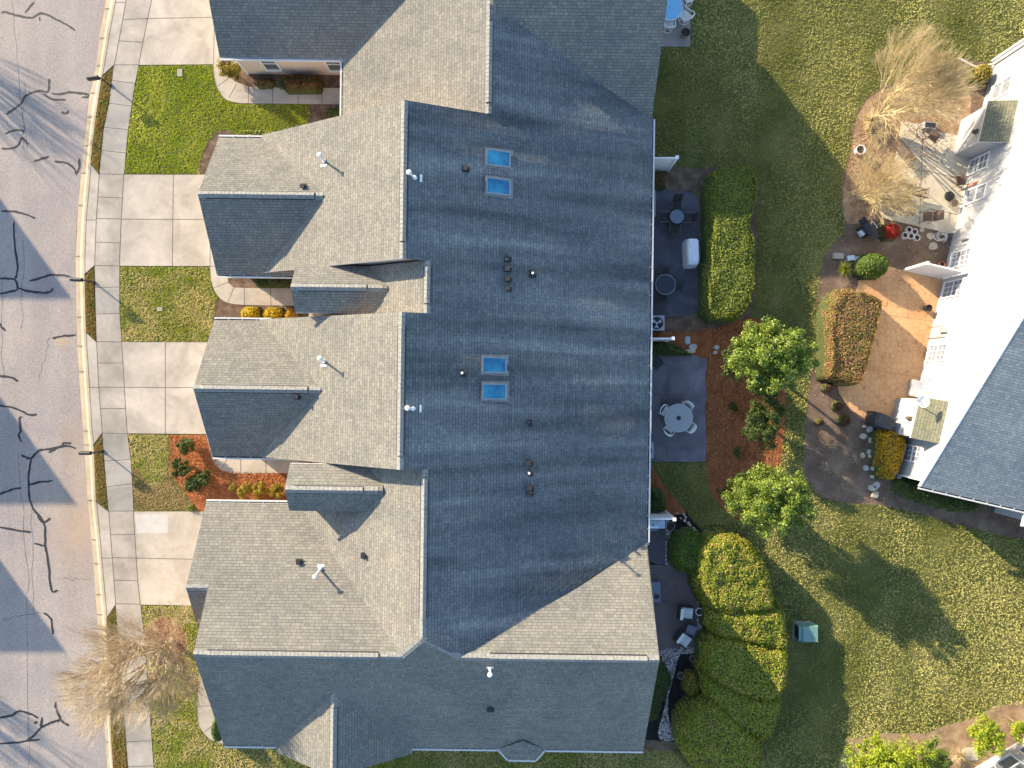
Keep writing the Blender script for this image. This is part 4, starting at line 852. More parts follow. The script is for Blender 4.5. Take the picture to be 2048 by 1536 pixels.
rv = MB(); ridge_cap(rv, (XR2, -3.2, H2 + .02), (XR2, 2.5, H2 + .02), SW, ES, .15, .05); ridge_cap(rv, (-9.65, GY, G2H + .02), (-14.7, GY, G2H + .02), s_, s_, .16, .045); shift(rv, *c).build('ridge_vent', [M['cap'], M['black']], ro)
gt = MB(); gutter(gt, (-15.05, 3.04), (-12.2, 3.04), (0, 1)); gutter(gt, (-15.05, -3.84), (-11.2, -3.84), (0, -1)); gutter(gt, (EX, -3.83), (EX, 3.08), (1, 0)); shift(gt, *c).build('gutter', [M['gutter'], M['black']], r3)
door_panel(r3, c, -14.60, GY, 4.9, 2.2, (-1, 0), M['white']); door_panel(r3, c, 6.56, .3, 1.8, 2.1, (1, 0), M['glass'], 'patio_door', 1)
st = MB(); st.box((7.2, .1, .08), (.8, 1.9, .16)); shift(st, *c).build('door_step', M['concrete2'], r3)
for q in ((989.5, 730), (989.5, 783)): add_skylight(*q, r3, c)
add_flue(649, 723, 641, 712, hW2, r3, c, (-.05, -.2)); add_flue(826, 817, 815, 816, hE, r3, c, (.32, 0))
add_boxvent(595, 793, lambda x, y: G2H - s_ * abs(y - GY), r3, c, 1); add_boxvent(925, 746, hE, r3, c, 2); add_boxvent(1057, 846, hE, r3, c, 1)
for y_ in (925, ): add_boxvent(1058, y_, hE, r3, c)

# ---- unit 4 (bottom end house)
c = (-4, -11); r4 = root_at('townhouse', 'bottom end townhouse whose blue shaded slope faces the lower edge of the picture', *c)
rb, wb, cp = MB(), MB(), MB()
RY, RH = -12.43, 6.25; hS = lambda x, y: EAVE + (RH - EAVE) / (18.4 - 12.43) * (y + 18.4); SS = (RH - EAVE) / 5.97
PKY = -18.4 + (H3 - EAVE) / SS; XWR = XR3 - (H3 - RH) / SW3; XER = XR3 + (H3 - RH) / ES
hN4 = lambda x, y: EAVE + (RH - EAVE) / (12.43 - 6.17) * (-6.17 - y)
NS = (RH - EAVE) / (12.43 - 7.9); hNE = lambda x, y: EAVE + NS * (-7.9 - y)
XV = XR3 - (H3 - EAVE) / SW3
roof_face(rb, [(-14.3, -18.4), (6.85, -18.4), (6.85, RY), (XER, RY), (XR3, PKY), (XWR, RY), (-14.3, RY)], hS, (0, -1))
roof_face(rb, [(XR3, -3.83), (XR3, PKY), (XWR, RY), (XV, -6.17), (XV, -3.83)], hW3, (-1, 0))
roof_face(rb, [(XWR, RY), (-14.3, RY), (-14.3, -6.17), (XV, -6.17)], hN4, (0, 1))
roof_face(rb, [(XER, RY), (6.85, RY), (6.85, -7.9), (EX, -7.9)], hNE, (0, 1))
def ylo4(x):
    if x < XER: return PKY + (RY - PKY) * (x - XR3) / (XER - XR3)
    return RY + (x - XER) / (EX - XER) * (-7.9 - RY)
east_slope(rb, XR3, ylo4, lambda x: -3.83)
s4 = (RH - EAVE) / (12.43 - 6.17); GH4 = EAVE + s4 * 3.68
gable_x(rb, wb, -15.35, -14.3, -6.17, -9.85, -13.53, GH4, ox1=-0.5)
gable_x(rb, None, -10.4, -5.9, -3.86, -4.98, -6.10, 5.80, 5.05, 5.05, 0)
for q in ((-10.1, -4.2), (-10.1, -5.8)): wb.box((q[0], q[1], 2.5), (.25, .25, 5.0))
wb.box((-8.0, -4.98, 2.5), (3.4, 1.95, 5.0)); wb.face([(-10.12, -5.9, 5.0), (-10.12, -4.98, 5.62), (-10.12, -4.0, 5.0)][::-1])
# walls of the three arms
def sect_x(wb, xa, xb, sec):
    n = len(sec); wb.face([(xa, y, z) for y, z in sec[::-1]]); wb.face([(xb, y, z) for y, z in sec])
    for i in range(n):
        j = (i + 1) % n; wb.face([(xa, *sec[i]), (xa, *sec[j]), (xb, *sec[j]), (xb, *sec[i])])
sect_x(wb, -13.95, -5.3, [(-18.05, 0), (-6.52, 0), (-6.52, EAVE + .2 - .14), (RY, RH - .16), (-18.05, EAVE + .2 - .14)])
sect_x(wb, -1.9, 6.5, [(-18.05, 0), (-8.25, 0), (-8.25, EAVE + .25 - .14), (RY, RH - .16), (-18.05, EAVE + .2 - .14)])
wb.box((-3.6, -15, 1.3), (4.2, 6.0, 2.6)); wb.box((-2.0, -8.0, 1.3), (16.9, 8.1, 2.6))
# small south gable
gh, gy0 = 4.87, -18.72; gw = 3.42; gx0 = -8.24
hs_ = (gh - EAVE) / gw; yt = -18.4 + (gh - EAVE) / SS
roof_face(rb, [(gx0, gy0), (gx0, yt), (gx0 - gw, -18.4), (gx0 - gw, gy0)], lambda x, y: gh - hs_ * (gx0 - x), (-1, 0))
roof_face(rb, [(gx0, gy0), (gx0, yt), (gx0 + gw, -18.4), (gx0 + gw, gy0)], lambda x, y: gh - hs_ * (x - gx0), (1, 0))
wb.box((gx0, -17.6, 1.3), (2 * gw - .9, 1.7, 2.6)); wb.face([(gx0 - gw + .45, -18.46, 2.6), (gx0 + gw - .45, -18.46, 2.6), (gx0, -18.46, gh - .3)])
# little hipped bay roof on the south eave
x0b, x1b = -.45, 1.88; ap = (.78, -17.72, EAVE + .41 + .12); rg = (.78, -18.08, EAVE + .42)
b1, b2, b3, b4 = (x0b, -18.4, EAVE + .005), (x0b + .5, -18.95, EAVE + .005), (x1b - .45, -18.95, EAVE + .005), (x1b, -18.4, EAVE + .005)
for f in ((b1, b2, rg), (b2, b3, rg), (b3, b4, rg), (b1, rg, ap), (b4, ap, rg)): rb.face(f, 0)
for a_, b_ in ((b1, b2), (b2, b3), (b3, b4)): rb.face([(a_[0], a_[1], EAVE - .12), (b_[0], b_[1], EAVE - .12), b_, a_], 1)
rb.face([(p[0], p[1], EAVE - .12) for p in (b4, b3, b2, b1)], 1); wb.prism([(x0b + .35, -18.0), (x0b + .7, -18.65), (x1b - .65, -18.65), (x1b - .3, -18.0)], 0, 2.55)
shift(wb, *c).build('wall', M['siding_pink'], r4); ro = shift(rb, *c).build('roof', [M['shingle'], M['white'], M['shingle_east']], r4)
ridge_cap(cp, (XR3, -3.83, H3), (XR3, PKY, H3), .4, .61); ridge_cap(cp, (XWR, RY, RH), (-14.3, RY, RH), SS, s4, .17); ridge_cap(cp, (6.85, RY, RH), (XER, RY, RH), SS, NS, .17)
cp2 = MB(); ridge_cap(cp2, (XR3, PKY, H3), (XWR, RY, RH), .2, .15, .15); ridge_cap(cp2, (XER, RY, RH), (XR3, PKY, H3), .15, .25, .15)
ridge_cap(cp, (-15.35, -9.85, GH4), (-14.32, -9.85, GH4), s4, s4, .15); ridge_cap(cp, (-6.1, -4.98, 5.8), (-10.4, -4.98, 5.8), .67, .67, .17); ridge_cap(cp, (gx0, gy0, gh), (gx0, yt + .05, gh), hs_, hs_, .17)
n0 = len(cp.v); cp.marks += [m_ + len(cp.f) for m_ in cp2.marks]; cp.v += cp2.v; cp.f += [tuple(i + n0 for i in f) for f in cp2.f]; cp.m += cp2.m; cp.uv += cp2.uv
shift(cp, *c).build('ridge_cap', [M['cap'], M['black']], ro)
rv = MB(); ridge_cap(rv, (XR3, -10.5, H3 + .02), (XR3, -4.25, H3 + .02), SW3, ES, .15, .05); ridge_cap(rv, (-5.9, RY, RH + .02), (-13.7, RY, RH + .02), SS, s4, .16, .045); ridge_cap(rv, (6.3, RY, RH + .02), (-.85, RY, RH + .02), SS, NS, .16, .045)
ridge_cap(rv, (-6.8, -4.98, 5.82), (-10.0, -4.98, 5.82), .67, .67, .16, .045); ridge_cap(rv, (gx0, -18.5, gh + .02), (gx0, yt - .7, gh + .02), hs_, hs_, .17, .045); shift(rv, *c).build('ridge_vent', [M['cap'], M['black']], ro)
gt = MB(); gutter(gt, (-15.35, -6.17), (-10.3, -6.17), (0, 1)); gutter(gt, (-14.3, -18.4), (-11.7, -18.4), (0, -1)); gutter(gt, (-4.8, -18.4), (x0b, -18.4), (0, -1)); gutter(gt, (x1b, -18.4), (6.85, -18.4), (0, -1)); gutter(gt, (EX, -7.9), (EX, -3.85), (1, 0))
for a_, b_ in ((b1, b2), (b2, b3), (b3, b4)):
    d_ = Vector((b_[0] - a_[0], b_[1] - a_[1])).normalized(); gutter(gt, a_[:2], b_[:2], (d_.y, -d_.x), .07)
shift(gt, *c).build('gutter', [M['gutter'], M['black']], r4)
door_panel(r4, c, -14.92, -9.6, 4.9, 2.2, (-1, 0), M['white']); wall_window(r4, c, 6.51, -14.0, .6, 1.5, 1.5, (1, 0), None)
ds = MB(); ds.box((6.98, -8.0, 1.3), (.09, .09, 2.6)); shift(ds, *c).build('downspout', M['gutter'], r4)
add_flue(641, 1137, 630, 1153, hN4, r4, c, (0, .12)); add_flue(980, 1336, 980, 1349, hS, r4, c, (0, .05))
add_boxvent(599, 1124, hN4, r4, c, 1); add_boxvent(729, 1111, hW3, r4, c, 1); add_boxvent(981, 1417, hS, r4, c, 1)
for y_ in (975, 986): add_boxvent(1060, y_, hE, r4, c)
add_boxvent(1058, 945, hE, r4, c, 2)

# ------------------------------------------------------------------ the white house on the right
WR = -math.atan2(.225, .974); WO = (20.93, -4.89)
rw = thing('white_house', 'white sided house whose long gable wall faces the hexagon patterned peach patio', 'house', (*WO, 0), WR)
def wl(X, Y):
    dx, dy = X - WO[0], Y - WO[1]; c_, s_ = math.cos(-WR), math.sin(-WR); return (dx * c_ - dy * s_, dx * s_ + dy * c_)
def wallpt(px, py):
    a, b = (px - 1024) / FPX, (768 - py) / FPX; nx, ny = math.cos(WR), math.sin(WR)
    u = (WO[0] * nx + WO[1] * ny) / (a * nx + b * ny); return wl(a * u, b * u)[1], CAM_H - u
rb, wb = MB(), MB(); WS = .55; WY1, WYR = 23.0, 11.5; WH = EAVE + WS * (WYR + .35)
gable_x(rb, wb, -.30, 26, WY1 + .35, WYR, -.35, WH, EAVE, EAVE, ox0=.30, ox1=.3, oe=.35)
# lower south-east wing with a sunlit cross gable
gable_y(rb, wb, -1.15, 3, 5.2, 8.4, 11.6, EAVE + 1.9, EAVE - .02, EAVE - .02, oy0=.3, oy1=0)
wb.build('wall', M['lap'], rw); rb.build('roof', [M['shingle_light'], M['white']], rw)
tr = MB()
for s0, s1 in ((-.35, WYR), (WYR, WY1 + .35)):
    z0, z1 = (EAVE, WH) if s0 < 0 else (WH, EAVE); tr.face([(-.31, s0, z0 - .16), (-.31, s1, z1 - .16), (-.31, s1, z1), (-.31, s0, z0)][::-1]); tr.face([(-.31, s0, z0), (-.31, s1, z1), (-.24, s1, z1 + .012), (-.24, s0, z0 + .012)][::-1])
tr.box((-.03, -.02, 1.3), (.1, .1, 2.6)); tr.box((-.03, WY1 + .02, 1.3), (.1, .1, 2.6)); tr.build('trim', M['white'], rw)
gt = MB(); gutter(gt, (-.3, -.35), (5.3, -.35), (0, -1)); gt.build('gutter', [M['gutter'], M['black']], rw)
for px, py, w_, h_, g_ in ((1958, 328, .75, 1.45, (1, 1)), (1952.5, 388.5, .72, 1.45, None), (1921.4, 517, .78, 1.5, (2, 1)), (1906, 577.6, .8, 1.5, (2, 1)), (1874.6, 706, .8, 1.45, (2, 1)), (1855, 769.5, .65, .95, (2, 1)), (1825.3, 907, .75, 1.4, (2, 1)), (2003, 178, .8, 1.4, None)):
    s_, z_ = wallpt(px, py); wall_window(rw, (0, 0), 0, s_, z_ - h_ / 2, w_, h_, (-1, 0), g_, 'glass_pale')
def bumpout(sa, sb, name, dep=1.08):
    b_ = MB(); lo, hi = 2.30, 2.98
    b_.prism([(-dep + .12, sa + .1), (0, sa + .1), (0, sb - .1), (-dep + .12, sb - .1)], 0, lo - .02, 1)
    b_.face([(-dep + .12, sa + .1, lo), (0, sa + .1, lo), (0, sa + .1, hi - .05)][::1], 1); b_.face([(0, sb - .1, lo), (-dep + .12, sb - .1, lo), (0, sb - .1, hi - .05)], 1)
    k = (hi - lo) / dep
    roof_face(b_, [(-dep, sa), (0.0, sa), (0.0, sb), (-dep, sb)], lambda x, y: hi + k * x, (-1, 0), .08, 0, 2)
    return b_.build(name, [M['shingle_tan'], M['lap'], M['white']], rw)
y1_ = wl(*P(1824, 789, 2.3))[1]; y0_ = wl(*P(1806, 872, 2.3))[1]; bumpout(y0_, y1_, 'storage_closet')
y1_ = wl(*P(1971, 200, 2.3))[1]; y0_ = wl(*P(1950, 282, 2.3))[1]; bumpout(y0_, y1_, 'storage_closet')
for q in ((1862, 662, .7), (1911, 478, .6)):
    ml = MB(); s_, z_ = wallpt(q[0] + 10, q[1]); ml.box((-.09, s_, 1.3), (.16, .32, .55)); ml.tube((-.12, s_ - .35, .0), (-.12, s_ - .35, 1.5), .03); ml.tube((-.12, s_ + .28, .0), (-.12, s_ + .28, 1.2), .022); ml.build('utility_meter', M['galv'], rw)
for q in ((1799, 832), (1944, 262)):
    lp = MB(); yy = wl(*P(*q, 1.7))[1]; lp.box((-1.0, yy, 1.75), (.14, .2, .26)); lp.lathe((-1.12, yy, 1.6), [(.05, 0), (.09, .06), (.07, .22), (0, .28)], 8); lp.build('wall_lantern', M['bronze'], rw)
dsp = MB(); dsp.path([(-.06, WY1 - .3, 2.5), (-.06, WY1 - .3, .3), (-.9, WY1 - .6, .12), (-1.9, WY1 - .3, .08)], .055, 6); dsp.build('downspout', M['gutter'], rw)

# the house cut off by the lower right corner
A0, A1 = P(1948, 1536), P(2052, 1474); ang = math.atan2(A1[1] - A0[1], A1[0] - A0[0])
rc = thing('corner_house', 'house corner with white trimmed windows cut off by the lower right corner', 'house', (*A0, 0), ang)
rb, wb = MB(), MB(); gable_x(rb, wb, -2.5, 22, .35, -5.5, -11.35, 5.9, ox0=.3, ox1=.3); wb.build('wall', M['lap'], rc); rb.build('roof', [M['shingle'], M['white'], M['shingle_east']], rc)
for x_ in (.35, 1.45, 2.85, 4.0): wall_window(rc, (0, 0), x_, 0.005, .55, .85, 1.4, (0, 1), None)

# townhouses across the street: their gables throw the pointed shadows on the road
def across_house(px, py, lab):
    X, Y = P(px, py); k = 6.0 / math.tan(SUN_EL); X -= math.cos(math.radians(38)) * k; Y += math.sin(math.radians(38)) * k
    o = thing('townhouse', lab, 'house', (X, Y, 0), 0.0); rb, wb = MB(), MB()
    gable_x(rb, wb, -9, 0, 3.9, 0, -3.9, 6.0, 3.46, 3.46, ox0=.3, ox1=.4); wb.build('wall', M['siding_pink'], o); rb.build('roof', [M['shingle'], M['white']], o)
    door_panel(o, (0, 0), -.40, 0, 4.8, 2.2, (1, 0), M['white']); return o
across_house(133, 591, 'townhouse across the street opposite the middle mailbox'); across_house(143, 1003, 'townhouse across the street opposite the patched driveway'); across_house(122, 1300, 'townhouse across the street opposite the bare street tree')

# ------------------------------------------------------------------ PLANTS
def leaf_quads(pts, nrm, size, jit=0.7, asp=0.55, up=0.0):
    """one small four-sided leaf per point, roughly facing its normal"""
    n = len(pts); d = nrm + rng.normal(0, jit, (n, 3)); d[:, 2] += up; d /= np.linalg.norm(d, axis=1)[:, None] + 1e-9
    r = rng.normal(size=(n, 3)); a = np.cross(d, r); a /= np.linalg.norm(a, axis=1)[:, None] + 1e-9; b = np.cross(d, a)
    s = (size * rng.uniform(0.6, 1.35, n))[:, None]
    V = np.stack([pts - a * s, pts - b * s * asp, pts + a * s, pts + b * s * asp], 1)
    V[:, 0] -= d * s * 0.15; V[:, 2] -= d * s * 0.15
    return V.reshape(-1, 3), np.arange(n * 4).reshape(-1, 4)
def local(V, loc): return V - np.array([loc[0], loc[1], loc[2] if len(loc) > 2 else 0.0])

def mound(name, label, cat, outline, h, mat, leaf=0.05, dens=420, r=0.7, group=None, lump=0.10, expo=2.2, hz=0.5, stem=True, shape=None, grow=0):
    """clipped shrub or hedge: a rounded body over the outline, covered in leaves. outline in photo pixels"""
    if grow: mx, my = sum(p[0] for p in outline) / len(outline), sum(p[1] for p in outline) / len(outline); outline = [(p[0] + (p[0] - mx) / math.hypot(p[0] - mx, p[1] - my) * grow, p[1] + (p[1] - my) / math.hypot(p[0] - mx, p[1] - my) * grow) for p in outline]
    poly = smooth_poly(PP(outline, h * hz), 3); cx = sum(p[0] for p in poly) / len(poly); cy = sum(p[1] for p in poly) / len(poly)
    o = thing(name, label, cat, (cx, cy, 0), 0, group)
    sd = rng.random(2) * 50
    def hf(p):
        d = edge_dist(p, poly); d[~inside(p, poly)] = 0
        t = np.clip(d / r, 0, 1); z = h * (1 - (1 - t) ** expo) ** (1 / expo)
        if shape is not None: z = z * shape(p)
        w = np.array([noise.noise(Vector((q[0] * 1.3 + sd[0], q[1] * 1.3 + sd[1], 0))) + .5 * noise.noise(Vector((q[0] * 3.5, q[1] * 3.5, 4))) for q in p])
        return z * (1 + w * lump)
    a = np.array(poly); lo, hi = a.min(0), a.max(0); st = min(0.16, (hi - lo).min() / 7)
    nx, ny = int((hi[0] - lo[0]) / st) + 2, int((hi[1] - lo[1]) / st) + 2
    gx, gy = np.meshgrid(lo[0] + np.arange(nx) * st, lo[1] + np.arange(ny) * st, indexing='ij'); G = np.stack([gx.ravel(), gy.ravel()], 1)
    Z = hf(G).reshape(nx, ny)
    V = np.stack([gx.ravel(), gy.ravel(), np.maximum(Z.ravel() - leaf * 1.2, 0)], 1); Fc = []
    for i in range(nx - 1):
        for j in range(ny - 1):
            if max(Z[i, j], Z[i + 1, j], Z[i, j + 1], Z[i + 1, j + 1]) > 0.02: k = i * ny + j; Fc.append((k, k + ny, k + ny + 1, k + 1))
    np_mesh('branches', local(V, (cx, cy)), np.array(Fc), M['core'], o)
    dzx, dzy = np.gradient(Z, st); slope = np.sqrt(1 + dzx ** 2 + dzy ** 2); cells = np.argwhere(Z > 0.02)
    wgt = np.minimum(slope[cells[:, 0], cells[:, 1]], 6.0); cnt = rng.poisson(wgt * st * st * dens)
    idx = np.repeat(np.arange(len(cells)), cnt); ci = cells[idx]; f = rng.random((len(ci), 2)) - 0.5
    px = lo[0] + (ci[:, 0] + f[:, 0]) * st; py = lo[1] + (ci[:, 1] + f[:, 1]) * st
    gxx, gyy = dzx[ci[:, 0], ci[:, 1]], dzy[ci[:, 0], ci[:, 1]]
    pz = Z[ci[:, 0], ci[:, 1]] + f[:, 0] * st * gxx + f[:, 1] * st * gyy
    nr = np.stack([-gxx, -gyy, np.ones(len(ci))], 1); nr /= np.linalg.norm(nr, axis=1)[:, None]
    Pn = np.stack([px, py, np.clip(pz, 0.03, h * 1.3)], 1) + nr * rng.uniform(-leaf * 1.1, leaf * .6, (len(ci), 1))
    st_ = rng.random(len(Pn)) < .035; Pn[st_] += nr[st_] * rng.uniform(.02, .11, (st_.sum(), 1))      # stray shoots
    Pn[:, 2] = np.maximum(Pn[:, 2], .02)
    Vl, Fl = leaf_quads(Pn, nr, leaf, 0.5); fo = np_mesh('foliage', local(Vl, (cx, cy)), Fl, mat, o)
    return o
def ell(cx, cy, rx, ry, n=12, rot=0.0): return [(cx + rx * math.cos(t) * math.cos(rot) - ry * math.sin(t) * math.sin(rot), cy + rx * math.cos(t) * math.sin(rot) + ry * math.sin(t) * math.cos(rot)) for t in [i * 2 * math.pi / n for i in range(n)]]

def clumpy(name, label, cat, px, py, h, rx, ry, rz, mat, nclump, nleaf, leaf, cr=0.4, base=None, group=None, trunk=.09, lo=-.5):
    """loose crown made of leaf clumps on forked limbs; (px,py) = crown centre in the photo, h = its height"""
    X, Y = P(px, py, h); bx, by = base if base else (X, Y); o = thing(name, label, cat, (bx, by, 0), 0, group)
    cs = []; C0 = np.array([X, Y, h])
    while len(cs) < nclump:
        d = rng.normal(size=3); d /= np.linalg.norm(d)
        if d[2] < lo: continue
        k = rng.uniform(0.55, 1.0) if len(cs) % 4 else rng.uniform(0.1, 0.6); p = C0 + d * np.array([rx, ry, rz]) * k * rng.uniform(.86, 1.10)
        if p[2] < 0.15: continue
        cs.append(p)
    cs = np.array(cs); tb = MB(); T = Vector((X, Y, max(.25, h - rz * .75))); B = Vector((bx, by, 0)); tb.tube(B, T, trunk, trunk * .75, 8)
    for p in cs[::max(1, nclump // 26)]:
        m = T.lerp(Vector(p), .5) + Vector((0, 0, rz * .12)); tb.tube(T, m, trunk * .5, trunk * .3, 5); tb.tube(m, Vector(p), trunk * .3, trunk * .1, 4)
    shift(tb, bx, by).build('trunk', M['trunk'], o)
    n = nclump * nleaf; ci = np.repeat(np.arange(nclump), nleaf); dd = rng.normal(size=(n, 3)); dd /= np.linalg.norm(dd, axis=1)[:, None]
    rr = cr * rng.uniform(0.5, 1.35, nclump)[ci] * rng.random(n) ** .5
    pts = cs[ci] + dd * rr[:, None] * np.array([1, 1, .75]); pts[:, 2] = np.maximum(pts[:, 2], .05)
    Vl, Fl = leaf_quads(pts, dd + np.array([0, 0, .35]), leaf, .55, .38); np_mesh('crown', local(Vl, (bx, by)), Fl, mat, o)
    return o
def bare_tree(name, label, base, lean, height, spread, mat, nlimb=7, depth=6, seed=3, r0=.09, twig=.006, tmin=.7, split=3, cat='tree', upw=.22, trunk_h=.9):
    R_ = random.Random(seed); bx, by = base; o = thing(name, label, cat, (bx, by, 0)); tb, cr = MB(), MB(); top = Vector((lean[0] * .12, lean[1] * .12, trunk_h))
    if trunk_h > .1: tb.tube((0, 0, -.05), top * .5 + Vector((.02, 0, 0)), r0 * 1.15, r0, 8); tb.tube(top * .5 + Vector((.02, 0, 0)), top, r0, r0 * .9, 8)
    L0 = height / (depth * .62)
    def grow(p, d, r, l, k):
        q = p + d * l * R_.uniform(.75, 1.2); mid = (p + q) / 2 + Vector((R_.uniform(-1, 1), R_.uniform(-1, 1), R_.uniform(-.5, .5))) * l * .06
        t = tb if r > .035 else cr; n = 6 if r > .035 else (4 if r > .012 else 3)
        t.tube(p, mid, r, r * .86, n, caps=False); t.tube(mid, q, r * .86, max(twig, r * .7), n, caps=(k == 0))
        if k == 0: return
        m = split if R_.random() < .65 else split - 1
        for i in range(m):
            a = Vector((R_.uniform(-1, 1), R_.uniform(-1, 1), R_.uniform(-.7, .9))); nd = (d * 1.35 + a * .62 * spread + Vector((0, 0, upw))).normalized()
            grow(q if i or R_.random() < .6 else mid, nd, max(twig, r * .64), l * R_.uniform(.70, .92), k - 1)
    for i in range(nlimb):
        a = i * 2 * math.pi / nlimb + R_.uniform(-.3, .3); out = R_.uniform(.45, .95) * spread
        d = Vector((math.cos(a) * out + lean[0], math.sin(a) * out + lean[1], 1.0)).normalized()
        grow(top, d, r0 * R_.uniform(.5, .75), L0, depth - 1)
    tb.build('trunk', mat, o); cr.build('crown', mat, o); return o
def tuft(name, label, cat, px, py, r, h, n, mat, group=None, w=.008):
    X, Y = P(px, py); o = thing(name, label, cat, (X, Y, 0), 0, group); mb = MB()
    for i in range(n):
        a = rnd.uniform(0, 2 * math.pi); k = rnd.uniform(.3, 1) * r; z = h * rnd.uniform(.5, 1); b = (rnd.uniform(-.04, .04), rnd.uniform(-.04, .04), 0)
        mb.tube(b, (math.cos(a) * k * .45, math.sin(a) * k * .45, z * .8), w, w * .8, 3, caps=False); mb.tube((math.cos(a) * k * .45, math.sin(a) * k * .45, z * .8), (math.cos(a) * k, math.sin(a) * k, z * (.55 + .4 * rnd.random())), w * .8, w * .3, 3, caps=False)
    mb.build('stems', mat, o); return o

# rear hedges of the townhouse row
mound('clipped_hedge', 'long box clipped green hedge with rounded ends beside the dark slate patio', 'hedge',
      [(1418, 352), (1440, 337), (1470, 335), (1497, 340), (1508, 356), (1510, 400), (1503, 430), (1496, 452), (1503, 475), (1508, 510), (1505, 570), (1495, 610), (1478, 636), (1450, 644), (1422, 641), (1406, 622), (1403, 590), (1409, 520), (1413, 450), (1413, 390)], 1.5, M['hedge_green'], .048, 620, .45, expo=2.6, lump=.05)
for lb, pts, h_, mt_ in (
    ('round dark green clipped bush beside the paver strip and white rimmed pot', ell(1380, 1105, 31, 33), 1.3, 'round_green'),
    ('large sunlit rounded hedge at the upper end of the clipped row', [(1405, 1090), (1440, 1070), (1480, 1082), (1512, 1112), (1528, 1150), (1538, 1200), (1520, 1215), (1480, 1214), (1440, 1214), (1412, 1200), (1394, 1160), (1395, 1120)], 1.75, 'hedge_mixed'),
    ('flat rounded hedge between the largest one and the two patio chairs', [(1420, 1216), (1460, 1214), (1520, 1214), (1545, 1200), (1560, 1240), (1562, 1290), (1530, 1288), (1490, 1276), (1440, 1268), (1418, 1248)], 1.6, 'hedge_mixed'),
    ('broad rounded hedge with reddish tips in the middle of the clipped row', [(1408, 1290), (1430, 1272), (1470, 1272), (1520, 1290), (1560, 1290), (1564, 1340), (1550, 1380), (1515, 1392), (1470, 1376), (1425, 1352), (1408, 1326)], 1.65, 'hedge_mixed'),
    ('rounded hedge with reddish tips between the broad one and the globe hedge', [(1412, 1346), (1450, 1362), (1500, 1386), (1548, 1384), (1546, 1420), (1530, 1460), (1500, 1464), (1468, 1440), (1430, 1410), (1406, 1376)], 1.6, 'hedge_mixed'),
    ('big globe shaped hedge at the very bottom of the clipped row', [(1360, 1462), (1372, 1425), (1400, 1402), (1435, 1404), (1470, 1440), (1502, 1466), (1512, 1500), (1490, 1530), (1455, 1542), (1410, 1532), (1375, 1508)], 1.8, 'hedge_mixed')):
    mound('clipped_hedge', lb, 'hedge', pts, h_, M[mt_], .048, 600, .60, 'clipped hedges behind the end townhouse', lump=.09, grow=10)
mound('shrub', 'small gold green shrub in the black mulch beside the big globe hedge', 'shrub', ell(1383, 1368, 18, 22), .8, M['yellowgreen'], .045, 500, .4)
mound('shrub', 'smaller gold green shrub tucked against the hedge below the lounge chairs', 'shrub', ell(1402, 1326, 16, 18), .7, M['yellowgreen'], .045, 450, .4)
mound('groundcover', 'dark green ground cover between the end townhouse and the white gravel path', 'shrub', [(1318, 1318), (1330, 1335), (1340, 1355), (1340, 1372), (1332, 1390), (1322, 1420), (1312, 1440), (1296, 1442), (1285, 1400), (1295, 1340)], .5, M['dark_leaf'], .045, 420, .35, lump=.25)
mound('shrub', 'dark leafy shrub against the house between the second fence stub and the slate patio', 'shrub', [(1296, 688), (1330, 684), (1352, 690), (1372, 702), (1384, 710), (1340, 711), (1296, 711)], .5, M['dark_leaf'], .05, 380, .3, lump=.35)
mound('shrub', 'bronze brown shrub by the house wall under the top fence stub', 'shrub', [(1300, 345), (1325, 345), (1333, 360), (1330, 376), (1312, 380), (1300, 376)], .6, M['brown_leaf'], .04, 380, .3, lump=.3)
mound('shrub', 'dark green shrub behind the house above the stainless grill', 'shrub', [(1296, 985), (1318, 980), (1332, 1000), (1330, 1020), (1296, 1022)], .9, M['dark_leaf'], .05, 380, .35, lump=.3)
# the evergreen group in the orange straw
clumpy('evergreen_tree', 'broad evergreen tree with glossy leaves just below the long clipped hedge', 'tree', 1546, 712, 3.0, 2.15, 1.75, 1.5, M['magnolia'], 230, 200, .064, .36)
clumpy('evergreen_tree', 'evergreen tree with glossy leaves at the lower tip of the orange straw bed', 'tree', 1546, 1000, 2.9, 2.05, 1.65, 1.45, M['magnolia'], 220, 200, .064, .36)
clumpy('evergreen_shrub', 'lower dark evergreen between the two glossy leaved trees', 'tree', 1526, 830, 1.5, .95, 1.9, .9, M['dark_leaf'], 90, 110, .07, .30)
clumpy('evergreen_shrub', 'dark loose evergreen touching the left side of the upper glossy tree', 'tree', 1468, 728, 1.3, .62, .95, .7, M['dark_leaf'], 40, 110, .07, .28)
clumpy('evergreen_shrub', 'dark evergreen touching the left side of the lower glossy tree', 'tree', 1486, 980, 1.5, .8, .95, .8, M['dark_leaf'], 50, 110, .07, .28)
for q, lb in (((1468, 812), 'small dark seedling shrub in the straw right of the round table patio'), ((1474, 905), 'small seedling shrub in the straw level with the patio end'), ((1446, 984), 'small dark seedling shrub near the pointed lawn edge')):
    clumpy('shrub', lb, 'shrub', *q, .35, .28, .30, .25, M['dark_leaf'], 9, 60, .05, .16, trunk=.015)

